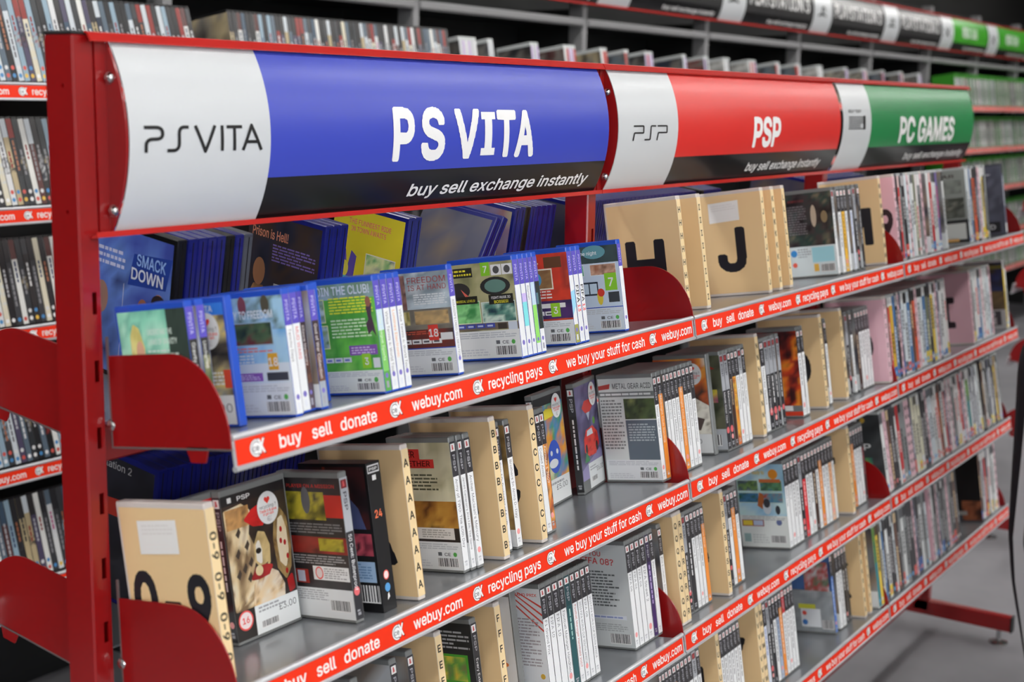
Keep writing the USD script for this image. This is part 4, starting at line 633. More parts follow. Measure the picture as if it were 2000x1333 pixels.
CATALOG = r"""
0|v|0.005|0.045|k|Gravity Rush|gravity|0|0
0|v|0.0175|0.042|kg|Uncharted||0|0
0|vr|0.045|0.03|b||goldfront|0|0
0|v|0.0987|0.002|w|Tenchu Days|freedom|0|0
0|v|0.1196|0.012|wr|MUD WARS||0|0
0|v|0.1325|0.014|br|Killzone Mercenary||0|0
0|v|0.1387|0.006|br|God of War Collection||0|0
0|vr|0.196|0.05|b||whitefront|0|0
0|v|0.2468|0.004|gr|Little League Sports|club|0|0
0|v|0.2589|0.004|w|Virtua Tennis 4: World Tour||0|0
0|v|0.2714|0.004|wo|Lumines Electronic||0|0
0|v|0.284|0.004|w|Virtua Tennis 4: World Tour||0|0
0|v|0.3862|0.004|w|ASSASSIN'S CREED III LIBERATION|hand|0|0
0|v|0.5267|0.005|w||legends|0|0
0|v|0.5401|0.005|wc|||0|0
0|v|0.5519|0.005|w|Rayman||0|0
0|v|0.5625|0.005|wg|||0|0
0|v|0.5733|0.005|kgw|||0|0
0|v|0.6591|0.005|wb||redvita|0|0
0|v|0.6708|0.005|w|FIFA 13||0|0
0|v|0.684|0.005|w|FIFA 13||0|0
0|v|0.8121|0.014|w||night|0|0
0|d|1.0424|0.03|H|||0|0
0|d|1.114|0.03|I|||0|0
0|d|1.3636|0.03|J||label|0|0
0|d|1.4101|0.03|K|||0|0
0|d|1.4581|0.03|L|||0|0
0|p|1.699|0.03|sw||dark1|0|0
0|p|1.7262|0.03|w|||0|0
0|p|1.7455|0.03|yo|||0|0
0|p|1.765|0.03|w|||0|0
0|p|1.7932|0.03|wb|||0|0
0|p|1.8162|0.03|sk|||0|0
0|p|1.8424|0.03|k|||0|0
0|d|1.9506|0.022|M||label|0|0
0|k|1.9852|0.008|0-9|||0|0
0|g|2.0301|0.008|red|||0|0
0|g|2.0533|0.008|dark|||0|0
0|g|2.0735|0.008|light|||0|0
0|g|2.1145|0.008|white|||0|0
0|g|2.1318|0.008|olive|||0|0
0|g|2.1599|0.008|grey|||0|0
0|g|2.2246|0.008|white|||0|0
0|g|2.243|0.008|red|||0|0
0|g|2.2615|0.008|white|||0|0
0|g|2.2916|0.008|purple|||0|0
0|g|2.3375|0.008|white|||0|0
0|k|2.0905|0.008|A|||0|0
0|k|2.1812|0.008|B|||0|0
0|g|2.5283|0.008|light||pcgrey|0|0
0|g|2.5583|0.008|blue|||0|0
0|g|2.5844|0.008|orange|||0|0
0|g|2.6063|0.008|dark|||0|0
0|g|2.6645|0.008|yellow|||0|0
0|g|2.6919|0.008|grey|||0|0
0|g|2.859|0.008|slate||pcslate|0|0
0|k|2.633|0.008|C|||0|0
1|d|0.005|0.018|0-9||label|0|0
1|pf|0.0195|0.1375|k||redfront|90|0
1|pf|0.112|0.1235|k||parchment|90|0
1|p|0.2165|0.026|sk|50 Cent: Bulletproof|fifty|3|0
1|x|0.2605|0.022|k|24|box24|0|0
1|d|0.312|0.01|A|||0|0
1|p|0.4305|0.029|w|Army of TWO: The 40th Day|army|0|0
1|p|0.444|0.027|w|James Cameron's AVATAR: The Game||0|0
1|p|0.4555|0.025|w|Archer Maclean's Mercury||0|0
1|d|0.4985|0.013|B|||0|0
1|p|0.529|0.03|w|Ben 10: Protector of Earth||0|0
1|p|0.551|0.028|w|Brothers In Arms D-Day|goldback|0|0
1|d|0.587|0.011|C||label|0|0
1|p|0.63|0.031|w|Coded Arms||0|0
1|p|0.644|0.033|kf|Formula 1 2009||0|0
1|pf|0.76|0.134|k||bluefront|82|0
1|pf|0.8735|0.132|k||redcar|78|0
1|p|0.9702|0.03|w|Metal Gear Acid|acid|0|0
1|p|0.9838|0.03|o|Midnight Club Racing||0|0
1|p|0.9988|0.03|w|Metal Gear Solid||0|0
1|p|1.0123|0.03|w|Mind Quiz||0|0
1|p|1.0259|0.03|w|Mercury Meltdown||0|0
1|p|1.0406|0.03|w|Medal of Honor Heroes||0|0
1|p|1.0536|0.03|o|Midnight Club Dub Edition||0|0
1|p|1.0689|0.03|w|Monster Hunter Freedom||0|0
1|p|1.0829|0.03|w|Metal Gear Acid||0|0
1|p|1.0969|0.03|w2|Metal Slug Anthology||0|0
1|pr|1.1911|0.045|k||bikefront|0|0
1|p|1.2197|0.034|sk|Metal Gear Ops|darkback|0|0
1|p|1.2345|0.034|sk|Manhunt 2||0|0
1|p|1.2504|0.034|bk|Mortal Kombat||0|0
1|p|1.2637|0.034|f|Medal of Honor||0|0
1|p|1.2777|0.034|w|Micro Machines||0|0
1|p|1.2931|0.034|sw|||0|0
1|p|1.3076|0.034|w|Monster Kingdom||0|0
1|d|1.3521|0.026|N|||0|0
1|p|1.3856|0.034|w|Need for Speed||0|0
1|p|1.4039|0.034|sk|Need for Speed||0|0
1|p|1.4222|0.034|sk|||0|0
1|p|1.4412|0.034|sk|||0|0
1|p|1.4609|0.034|sk|||0|0
1|p|1.5572|0.034|w||fire|0|0
1|p|1.5766|0.034|w|||0|0
1|d|1.6561|0.026|O|||0|0
1|p|1.6964|0.034|w|||0|0
1|d|1.7661|0.026|P|||0|0
1|p|1.8127|0.034|sk|||0|0
1|p|1.8385|0.034|w|||0|0
1|p|1.869|0.034|bk|||0|0
1|p|1.8867|0.034|w|||0|0
1|p|1.9045|0.034|w|||0|0
1|p|1.9226|0.034|w|||0|0
1|p|1.9393|0.034|w|||0|0
1|k|1.9759|0.008|D|||0|0
1|g|1.9974|0.008|red|||0|0
1|g|2.0134|0.008|gold|||0|0
1|g|2.0345|0.008|blue|||0|0
1|g|2.0508|0.008|dark|||0|0
1|g|2.0907|0.008|light|||0|0
1|g|2.1075|0.008|light|||0|0
1|g|2.1279|0.008|blue|||0|0
1|g|2.1486|0.008|brown|||0|0
1|g|2.166|0.008|orange|||0|0
1|g|2.2191|0.008|light|||0|0
1|g|2.2371|0.008|blue|||0|0
1|g|2.259|0.008|olive|||0|0
1|g|2.2774|0.008|dark|||0|0
1|g|2.2959|0.008|yellow|||0|0
1|g|2.3147|0.008|white|||0|0
1|g|2.3604|0.008|white|||0|0
1|g|2.3798|0.008|white|||0|0
1|g|2.3993|0.008|redwhite|||0|0
1|k|2.0673|0.008|E|||0|0
1|k|2.1835|0.008|F|||0|0
1|k|2.3298|0.008|G|||0|0
1|k|2.6127|0.008|I|||0|0
1|g|2.6412|0.008|white|||0|0
1|g|2.6633|0.008|redwhite|||0|0
1|g|2.6857|0.008|blue|||0|0
1|g|2.7403|0.008|white|||0|0
1|g|2.7635|0.008|light|||0|0
1|g|2.9277|0.008|yellow||pcdark|0|0
1|g|2.958|0.008|grey|||0|0
1|g|2.9861|0.008|lilac|||0|0
1|k|2.7128|0.008|J|||0|0
1|k|2.7892|0.008|K|||0|0
2|p|0.3129|0.03|oc|||0|0
2|p|0.3459|0.03|k|||0|0
2|d|0.3858|0.014|E|||0|0
2|p|0.4817|0.03|k|Every Extend Extra|green|0|0
2|d|0.5168|0.014|F|||0|0
2|pr|0.6057|0.05|k||whiteorange|0|0
2|p|0.6503|0.03|w|F1 Grand Prix|f1|0|0
2|p|0.6659|0.03|w|FIFA 10||0|0
2|p|0.6815|0.03|w|FIFA 10||0|0
2|p|0.6986|0.03|w|Football Manager Handheld||0|0
2|p|0.7145|0.03|t|||0|0
2|p|0.7307|0.03|wr|Football Manager Handheld 2007||0|0
2|p|0.7451|0.03|w|2010 FIFA WORLD CUP SOUTH AFRICA||0|0
2|p|0.7596|0.03|w|FIFA 08||0|0
2|p|0.7743|0.03|w|2010 FIFA WORLD CUP SOUTH AFRICA||0|0
2|p|0.8966|0.03|w|FIFA 06|can|0|0
2|p|0.9114|0.03|w|FIFA 06||0|0
2|p|0.9263|0.03|w|FIFA 06||0|0
2|p|0.9415|0.03|w|FIFA Street 2||0|0
2|p|0.9599|0.03|pu|||0|0
2|p|0.9737|0.03|w|Puzzler Collection||0|0
2|p|0.9877|0.03|w|Pro Evolution Soccer||0|0
2|d|1.0286|0.014|Q|||0|0
2|d|1.0464|0.014|R|||0|0
2|p|1.0881|0.03|sk|||0|0
2|p|1.1012|0.03|k|||0|0
2|p|1.1178|0.03|w|Ratchet & Clank||0|0
2|p|1.1314|0.03|w|Rocky Balboa||0|0
2|p|1.1443|0.03|w|||0|0
2|p|1.1566|0.03|o|Ridge Racer||0|0
2|d|1.2054|0.014|S|||0|0
2|p|1.2498|0.03|sk|||0|0
2|p|1.2618|0.03|w|Silent Hill||0|0
2|p|1.2759|0.03|o|Star Wars||0|0
2|p|1.2922|0.03|w|SSX On Tour||0|0
2|p|1.5234|0.034|w|Surfs Up|penguin|0|0
2|p|1.5412|0.034|w|Sims 2||0|0
2|p|1.5583|0.034|w|||0|0
2|p|1.5762|0.034|w|||0|0
2|p|1.5946|0.034|sk|||0|0
2|p|1.6108|0.034|r|||0|0
2|p|1.6283|0.034|w|||0|0
2|p|1.6465|0.034|w|||0|0
2|p|1.6639|0.034|bk|||0|0
2|p|1.6807|0.034|w|||0|0
2|p|1.6977|0.034|o|||0|0
2|p|1.7149|0.034|w|||0|0
2|p|1.7322|0.034|w|||0|0
2|p|1.7497|0.034|wo2|||0|0
2|p|1.7674|0.034|w|||0|0
2|d|1.8195|0.016|T|||0|0
2|p|1.8706|0.03|o|||0|0
2|p|1.8866|0.03|w|||0|0
2|p|1.9028|0.03|w|||0|0
2|p|1.9191|0.03|w|||0|0
2|p|1.9341|0.03|rk|||0|0
2|g|2.0041|0.008|white||pcsticker|0|-5
2|g|2.0536|0.008|brown|||0|-5
2|g|2.0698|0.008|dark|||0|-5
2|g|2.0911|0.008|dark|||0|-5
2|g|2.1144|0.008|red|||0|-5
2|g|2.1345|0.008|grey|||0|-5
2|g|2.1532|0.008|grey|||0|-5
2|g|2.2208|0.008|cream|||0|-5
2|g|2.2421|0.008|cream|||0|-5
2|g|2.2637|0.008|cream|||0|-5
2|g|2.2836|0.008|dark|||0|-5
2|g|2.3038|0.008|dark|||0|-5
2|g|2.3484|0.008|light|||0|-5
2|g|2.3692|0.008|white|||0|-5
2|g|2.3922|0.008|redwhite|||0|-5
2|g|2.4135|0.008|orange|||0|-5
2|g|2.4369|0.008|white|||0|-5
2|g|2.4587|0.008|red|||0|-5
2|g|2.5376|0.008|grey|||0|-5
2|g|2.5625|0.008|white|||0|-5
2|g|2.5898|0.008|red|||0|-5
2|g|2.652|0.008|green|||0|-5
2|g|2.6739|0.008|white|||0|-5
2|g|2.7004|0.008|white|||0|-5
2|g|2.7273|0.008|white|||0|-5
2|g|2.7545|0.008|white|||0|-5
2|g|2.7959|0.008|brown|||0|-5
2|g|2.8239|0.008|dark|||0|-5
2|g|2.8523|0.008|slate|||0|-5
2|g|2.8811|0.008|dark|||0|-5
2|g|2.9078|0.008|yellow|||0|-5
2|g|2.9348|0.008|white|||0|-5
2|g|2.9596|0.008|orange|||0|-5
2|k|2.031|0.008|L|||0|-5
2|k|2.1755|0.008|M|||0|-5
2|k|2.1963|0.008|N|||0|-5
2|k|2.3241|0.008|O|||0|-5
2|k|2.4846|0.008|P|||0|-5
2|k|2.511|0.008|Q|||0|-5
2|k|2.6196|0.008|R|||0|-5
3|p|0.9937|0.03|w|||0|0
3|p|1.007|0.03|w|||0|0
3|p|1.0213|0.03|w|||0|0
3|p|1.0357|0.03|w|||0|0
3|p|1.0494|0.03|o|||0|0
3|p|1.065|0.03|w|||0|0
3|p|1.079|0.03|w|||0|0
3|p|1.094|0.03|w|||0|0
3|p|1.1074|0.03|w|||0|0
3|p|1.1219|0.03|sw|||0|0
3|p|1.1383|0.03|w|||0|0
3|d|1.1853|0.014|U|||0|0
3|p|1.2291|0.03|w|||0|0
3|p|1.2429|0.03|w|||0|0
3|p|1.2573|0.03|w|||0|0
3|p|1.2711|0.03|w|||0|0
3|p|1.2854|0.03|w|||0|0
3|p|1.301|0.03|w|||0|0
3|d|1.3534|0.014|V|||0|0
3|d|1.3695|0.014|W|||0|0
3|p|1.4167|0.03|wb|||0|0
3|p|1.431|0.03|sk|||0|0
3|p|1.4458|0.03|k|||0|0
3|p|1.4602|0.03|w|||0|0
3|p|1.475|0.03|sb|||0|0
3|p|1.4899|0.03|po|||0|0
3|p|1.505|0.03|rw|||0|0
3|p|1.5202|0.03|w|||0|0
3|p|1.5351|0.03|w|||0|0
3|p|1.5501|0.03|w|||0|0
3|p|1.7687|0.034|bb||silverback|0|0
3|p|1.7974|0.034|w|||0|0
3|p|1.8154|0.034|w|||0|0
3|p|1.8336|0.034|k|||0|0
3|p|1.8506|0.034|k|||0|0
3|d|1.8905|0.014|X|||0|0
3|d|1.923|0.014|Y|||0|0
3|g|1.9644|0.008|green|||0|-2
3|g|1.9813|0.008|yellow|||0|-2
3|g|1.9984|0.008|cream|||0|-2
3|g|2.0156|0.008|blue|||0|-2
3|g|2.0409|0.008|white|||0|-2
3|g|2.0601|0.008|dark|||0|-2
3|g|2.0795|0.008|dark|||0|-2
3|g|2.1024|0.008|brown|||0|-2
3|g|2.1223|0.008|dark|||0|-2
3|g|2.1491|0.008|white|||0|-2
3|g|2.1694|0.008|grey|||0|-2
3|g|2.19|0.008|dark|||0|-2
3|g|2.2107|0.008|dark|||0|-2
3|g|2.2565|0.008|dark|||0|-2
3|g|2.278|0.008|white|||0|-2
3|g|2.2997|0.008|grey|||0|-2
3|g|2.3199|0.008|light|||0|-2
3|g|2.3872|0.008|dark|||0|-2
3|g|2.4314|0.008|grey|||0|-2
3|g|2.4509|0.008|dark|||0|-2
3|g|2.4686|0.008|grey|||0|-2
3|g|2.5085|0.008|grey|||0|-2
3|g|2.5288|0.008|dark|||0|-2
3|g|2.5492|0.008|brown|||0|-2
3|g|2.5678|0.008|dark|||0|-2
3|k|2.2335|0.008|S|||0|-2
3|k|2.3589|0.008|T|||0|-2
3|k|2.4082|0.008|U|||0|-2
3|k|2.4885|0.008|V|||0|-2
3|g|2.7754|0.008|brown||pccopper|0|0
3|g|2.8006|0.008|white|||0|0
3|g|2.8237|0.008|red|||0|0
3|g|2.8493|0.008|slate|||0|0
3|g|2.8753|0.008|white|||0|0
3|g|2.8991|0.008|white|||0|0
3|k|2.9257|0.008|W|||0|0
3|k|2.9747|0.008|X|||0|0
"""
Print.GAIN = 1.45
# ------------------------------------------------------------------ the stock on the near gondola
NOM = {'v': .0112, 'p': .0135, 'd': .0137, 'k': .0142, 'g': .0148, 'x': .0245, 'a': .0145}
def ordinal(n): return f"{n}{'th' if 10 < n % 100 < 14 else {1: 'st', 2: 'nd', 3: 'rd'}.get(n % 10, 'th')}"
PW = {'w': 'white-spined', 'sk': 'grey-topped black-spined', 'k': 'black-spined', 'o': 'orange-spined', 'sw': 'grey-topped white-spined', 'yo': 'yellow-spined', 'wb': 'blue and white spined', 'kf': 'flame-spined', 'w2': 'white-spined', 'bk': 'brown-spined', 'f': 'flame-spined', 'oc': 'orange and white spined',
      't': 'teal-spined', 'wr': 'white-spined', 'pu': 'purple-spined', 'r': 'red-spined', 'wo2': 'peach-spined', 'rk': 'dark red spined', 'sb': 'grey-blue spined', 'po': 'orange-spined', 'rw': 'red-topped white-spined', 'bb': 'blue-spined', 'kg': 'dark-spined', 'br': 'dark brown spined', 'b': 'blue-edged', 'gr': 'green-spined', 'wo': 'white-spined', 'wg': 'green and white spined', 'wc': 'turquoise and white spined', 'kgw': 'dark and white spined'}
CW = {'gravity': 'green back cover with a blond figure', 'goldfront': 'dark and gold front with heart sticker', 'whitefront': 'pale cover with heart sticker', 'freedom': 'sky-blue back cover', 'club': 'grass-green back cover', 'hand': 'grey back cover with red heading', 'legends': 'olive back cover with green screenshot', 'redvita': 'red back cover', 'night': 'pale blue back cover',
      'redfront': 'red and black front cover', 'parchment': 'parchment and black front cover with heart sticker', 'fifty': 'black and red back cover', 'box24': 'glossy black box with a portrait', 'army': 'beige back cover with red heading', 'bluefront': 'yellow and blue front cover with heart sticker', 'redcar': 'purple front cover with a red shape', 'acid': 'grey back cover',
      'bikefront': 'orange and cream front with heart sticker', 'darkback': 'dark olive back cover', 'fire': 'flame-coloured back cover', 'green': 'black back cover with green screenshot', 'whiteorange': 'white front with orange splash', 'f1': 'white back with red streaks', 'can': 'grey back with red question', 'penguin': 'sky-blue back with four screenshots', 'silverback': 'silver back cover', 'dark1': 'black back cover over pale strip',
      'pcgrey': 'grey back cover with pictures', 'pcslate': 'slate-grey back cover', 'pcdark': 'dark back cover', 'pcsticker': 'dark cover with round sticker', 'pccopper': 'black and copper back cover', 'whitered': 'white back with red print', 'goldback': 'brown back cover'}
items = []
for i, ln in enumerate(CATALOG.strip().split('\n')):
    k, t, x, s, st, ti, co, ya, le = ln.split('|'); items.append(dict(k=int(k), t=t, x=float(x), s=float(s), style=st, title=ti, cover=co, yaw=float(ya), lean=float(le), seed=i + 1))
items.append(dict(k=2, t='p', x=.24, s=.03, style='w', title='', cover='whitered', yaw=0, lean=0, seed=901))
TYPEW = {'v': 'small blue-edged game case', 'p': 'slim game case', 'g': 'tall game case', 'x': 'boxed game'}
for k in range(4):
    row = sorted([o for o in items if o['k'] == k and o['t'] != 'pf'], key=lambda o: o['x']); full = []
    for o, nx in zip(row, row[1:] + [None]):
        for b in (1, 2):
            mg = .0032 + (.1 * math.tan(math.radians(-o['lean'])) if o['lean'] else 0)
            if b - .016 < o['x'] < b + mg: o['x'] = b + mg if o['x'] > b - .008 or o['t'][0] != 'd' else b - .0275
            if o['x'] > b and nx and nx['x'] < o['x'] + .0105: nx['x'] = o['x'] + .0105
        t0 = o['t'][0]; gap = nx['x'] - o['x'] if nx else 1; T = NOM[t0]; n = 1
        if t0 in 'gk' and nx and gap < .036:
            n = max(1, round(gap / .0152)); T = min(gap / n - .0005, .0205)
        elif gap < .0195: T = min(gap - .0005, .0175)
        if T < .0096: T = .0096
        if t0 == 'x': T = .0245
        if nx and o['x'] + n * (T + .0005) > nx['x']: nx['x'] = o['x'] + n * (T + .0005)
        o['T'] = T; full.append(o)
        for j in range(1, n):
            q = dict(o); q.update(t='g', x=o['x'] + j * (T + .0005), style=rnd.choice(['white', 'grey', 'dark', 'light', 'slate', 'redwhite', 'brown']), title='', cover='', seed=o['seed'] + 400 * j); full.append(q)
    for o in [o for o in items if o['k'] == k and o['t'] == 'pf']: o['T'] = .0135; full.append(o)
    full = sorted([o for o in full if o['x'] + o['T'] < 2.9685], key=lambda o: o['x'])
    ref, cnt, pink = f'from left end of {LEVEL[k]} shelf', 0, 0
    for o in full:
        t0 = o['t'][0]; A = front_frame(k) @ tr(o['x'], o['s'], -.0002) @ rotz(-o['yaw']) @ roty(o['lean'])
        if t0 in 'dk':
            if t0 == 'k': pink += 1; lab = f"pink divider case, {ordinal(pink)} pink one from the left on the {LEVEL[k]} shelf"; ref = f"right of the {ordinal(pink)} pink divider, {LEVEL[k]} shelf"
            else: lab = f"cream divider case lettered {o['style']} on its spine, {LEVEL[k]} shelf"; ref = f"right of the cream {o['style']} divider"
            cnt = 0; p = thing('divider_case', A, lab, 'divider', 'pink letter dividers' if t0 == 'k' else 'cream letter dividers')
        else:
            cnt += 1; col = PW.get(o['style'], 'white-spined') if t0 in 'vpx' else o['style'].replace('redwhite', 'red and white') + '-spined'
            where = f", {ordinal(cnt)} {ref}"
            if o['cover'] in CW and t0 != 'x': w = f"{TYPEW[t0]} with a {CW[o['cover']]}, {LEVEL[k]} shelf"
            elif t0 == 'x': w = 'thick glossy black boxed game with red digits on its spine'
            else: w = f"{col} {TYPEW[t0]}{where}"
            p = thing({'v': 'small_game_case', 'p': 'slim_game_case', 'g': 'tall_game_case', 'x': 'boxed_game'}[t0], A, w, 'game case', {'v': 'small blue game cases', 'p': 'slim game cases', 'g': 'tall game cases', 'x': None}[t0])
        build_case(p, o, o['T'])

# ------------------------------------------------------------------ blue and black cases on the far side, seen through the open back
def c_smack(P): P.a(0, 0, 1, 1, ['#27306a', '#3a4a9a', '#5a7ac0', '#242850'], 401, 10, 14, 3); P.p([(.44, .64), (.5, .86), (1, .9), (.94, .68)], '#1f3a8a'); P.t(.54, .79, .0135, 'SMACK', '#8fb4e8', P.W * .38); P.t(.48, .69, .0135, 'DOWN', '#e0e8f4', P.W * .42); P.l(.02, .72, .4, .86, '#b8bcd8', 3, 3); P.p([(.5, .0), (.55, .28), (.6, .38), (.7, .38), (.76, .28), (.8, .0)], ['#7a4428', '#a8683c', '#5a3420']); P.e(.66, .48, .010, .017, '#8a5a44'); P.p([(.7, 0), (.74, .3), (.8, .4), (.92, .42), (1, .3), (1, 0)], ['#8a4a2c', '#b8703f', '#c8845a', '#6a3820']); P.e(.86, .53, .012, .02, '#a8765a'); P.e(.86, .58, .012, .01, '#2a2226'); P.r(.39, .1, .395, .64, '#c8ccd8'); P.e(.1, .5, .012, .02, '#8a6a60')
def c_prison(P): P.a(0, 0, 1, 1, ['#1a1b28', '#2a2a38', '#3a2c24', '#20202c'], 411, 10, 14, 4); P.t(.06, .83, .012, 'Prison is Hell!', '#b8765c', P.W * .5); P.l(.36, .66, .95, .8, '#6a5a98', 6, 3); P.p([(.02, 0), (.06, .34), (.14, .46), (.28, .46), (.34, .3), (.34, 0)], ['#6a4a30', '#9a7450', '#5a3c28']); P.p([(.06, .2), (.1, .4), (.14, .24), (.24, .24), (.28, .4), (.3, .1), (.06, .1)], ['#8a7c58', '#b8a880', '#c8bc98']); P.e(.2, .56, .011, .019, '#8a5f44'); P.a(.42, .3, .6, .5, ['#8a8a88', '#c0c0bc', '#2a2420'], 412, 5, 5); P.a(.6, .3, .95, .52, ['#6a4a2c', '#8a6a3c', '#3a2a1c'], 413, 6, 5)
def c_yellow(P): P.r(0, 0, 1, 1, '#c8b82c'); P.t(.22, .88, .007, 'THE FUNNIEST RIDE', '#c86a5c', P.W * .6); P.t(.26, .82, .007, 'IN TOWN AWAITS', '#c86a5c', P.W * .5); P.p([(.16, .4), (.14, .6), (.22, .66), (.26, .5), (.3, .66), (.38, .62), (.36, .42)], '#5a4a9a'); P.e(.22, .5, .008, .012, '#d8cc50'); P.p([(.12, .2), (.16, .44), (.3, .44), (.34, .2)], '#5aa4b8'); shot(P, .52, .4, .92, .66, ['#3a5a9a', '#5a9a5a', '#d8d8a0', '#2a4a6a'], 421, '#d8d4c0'); shot(P, .56, .1, .94, .34, ['#2a2a2a', '#6a6a5a', '#4a4a3a'], 422, '#d8d4c0')
def c_millen(P): P.a(0, 0, 1, 1, ['#14161f', '#232838', '#3a2420', '#1a1c26'], 431, 8, 12, 4); P.t(.1, .82, .0085, 'IN THE 41ST MILLENNIUM', '#c8ccd8', P.W * .8, shear=.2); P.t(.38, .75, .0085, 'THERE IS ONLY WAR', '#c8ccd8', P.W * .6, shear=.2); P.l(.1, .42, .6, .68, '#4a5060', 9, 3)
def c_purple(P): P.a(0, 0, 1, 1, ['#7a6a84', '#9a86a4', '#8a5a5c', '#a8a080'], 441, 8, 12, 3); shot(P, .2, .36, .5, .6, ['#5a7a4a', '#8a9a5a', '#3a4a3a'], 442, '#c8c8c8'); shot(P, .6, .4, .84, .7, ['#3a3a34', '#6a6450', '#2a2a30'], 443, '#c8c8c8')
def c_ps2(P): P.a(0, 0, 1, 1, ['#1a1a20', '#2a2a34', '#16161c'], 451, 6, 8); P.t(.1, .92, .009, 'PlayStation 2', '#a8a8ac', P.W * .6, bold=False); P.p([(.3, .7), (.9, .74), (.8, .6), (.2, .58)], '#a83228')
def c_plain2(P): P.a(0, 0, 1, 1, ['#2a2c4a', '#4a4a5a', '#6a5a4a'], P.n + 461, 4, 6)
def build_a(cover, shell):
    def b(p):
        T = NOM['a']; D, H, md, mb, mt, _ = DIM['a']
        obj('shell', cbox(0, T, 0, D, 0, H, .0012), shell, p)
        obj('seam', bx(T / 2 - .0006, T / 2 + .0006, D - .0002, D + .0003, .004, H - .004), 'hole', p); obj('thumb_notch', bx(T / 2 - .0032, T / 2 + .0032, D - .0002, D + .0004, .052, .086), 'hole', p)
        back, spine, front = faces('a', T); spine[0].r(0, 0, 1, 1, '#1c1c22'); spine[0].r(.2, .3, .8, .8, '#8a8a90'); cover(front[0]); back[0].r(0, 0, 1, 1, '#3a3a44'); put_print('printed_sleeve', [m_(back), m_(spine), m_(front)], p)
    return b
AB = {'b': (c_plain2, 'ps2_blue', 'blue'), 'k': (c_plain2, 'box_black', 'black'), 'c': (c_plain2, 'grey_case', 'clear grey'), 'S': (c_smack, 'box_black', 'black-edged'), 'P': (c_prison, 'ps2_blue', 'dark-covered blue'), 'Y': (c_yellow, 'ps2_blue', 'yellow-covered blue'), 'M': (c_millen, 'ps2_blue', 'leaning blue'), 'V': (c_purple, 'ps2_blue', 'mauve-covered blue'), 'T': (c_ps2, 'ps2_blue', 'black-covered blue')}
def far_case(k, code, x, lean, n, place):
    cv, sh, w = AB[code]
    copy_or_build('a' + code, 'console_game_case', back_frame(k, x + NOM['a']) @ tr(0, .014, -.0002) @ roty(-lean), f"{w} case, opening edge out, {ordinal(n)} from left {place}", 'game case', 'cases on the far side of the gondola', build_a(cv, sh))
def far_row(k, seq, place):
    for n, (c, x, le) in enumerate(seq): far_case(k, c, x, le, n + 1, place)
seq = [('S', .150, 0)] + [(c, .1665 + .0149 * i, 0) for i, c in enumerate('bbbbkbc')] + [('P', .402, 0), ('b', .4168, 0), ('b', .4316, 0), ('Y', .574, 0), ('b', .589, 0), ('b', .712, 24), ('M', .730, 24), ('V', .838, 0)] + [(c, .8529 + .0149 * i, 0) for i, c in enumerate('bkbbbbb')]
seq = [s for s in seq if s[1] + .0145 < .972]
far_row(0, seq, 'behind the top shelf, left bay')
far_row(0, [('b', 1.008 + .0149 * i, 0) for i in range(30)] + [('k', 1.475, 0)] + [('b', 1.49 + .0149 * i, 0) for i in range(5)], 'behind the top shelf, middle bay')
far_row(0, [('b', 2.008 + .0149 * i, 0) for i in range(24)], 'behind the top shelf, right bay')
far_row(1, [('T', .115, 0)] + [('b', .1300 + .0149 * i, 0) for i in range(16)], 'behind the second shelf, left bay')
Print.GAIN = 1.0
# ------------------------------------------------------------------ shelving along the far wall
WX = [.485 + .985 * i for i in range(11)]; WY = 1.15; WZ = [.691, .436, .184, -.115, -.375]
WLEVEL = ['top', 'second', 'third', 'fourth', 'lowest']
p = thing('wall_shelving', np.eye(4), 'long dark wall shelving with grey uprights along the far wall', 'shelving frame')
for i, X in enumerate(WX):
    obj('upright', cbox(X - .015, X + .015, 1.335, 1.395, FLOOR, 1.26, .002), 'wall_grey', p); obj('side_board', bx(X - .006, X + .006, 1.395, 1.62, FLOOR, 1.0), 'dark_board', p)
    if i < 10:
        obj('back_panel', bx(X, X + .985, 1.62, 1.64, FLOOR, 1.3), 'dark_board', p)
        obj('front_bar', cbox(X + .016, X + .969, 1.325, 1.346, .938, .966, .006), 'wall_grey', p); obj('upper_shelf', bx(X + .016, X + .969, 1.346, 1.62, .944, .956), 'dark_board', p)
def wall_frame(j, x=0.): return M4((1, 0, 0), DEP, UP, (x, WY, WZ[j]))
for i in range(10):
    for j in range(5): copy_or_build('shelfN', 'wall_shelf', wall_frame(j, WX[i]), f'grey shelf with an orange-red lettered lip, {WLEVEL[j]} shelf of the {ordinal(i + 1)} wall bay', 'shelf', 'shelves along the far wall', make_shelf(''))
X360 = strokes([[(0, .0), (1, 1)], [(0, 1), (1, 0)]], .2)
PSM = poly2d(unary_union([sbox(.38, .1, .56, 1), sbox(.5, .82, .85, 1), sbox(.72, .5, .9, .9), LineString([(0, .12), (.5, .34), (1, .16)]).buffer(.09)]))
for i in range(10):
    A = tr(WX[i] + .0, 1.475, .4895); green = i >= 7
    n = ordinal(i + 1)
    header('header_sign', A, f"{'green' if green else 'black'} curved header sign above the {n} bay of the far wall", .245, 'sign_lime' if green else 'sign_grey',
           [('XBOX', .42, .612, .060, .17, 0, True), ('360', .615, .612, .060, .12, 0, True)] if green else [('PLAYSTATION 3', .285, .612, .060, .66, 0, True)],
           [(X360 if green else PSM, .075, .60, .05, .09, 0, False)], TAG(.5, .95), None, .02, group='header signs on the far wall')
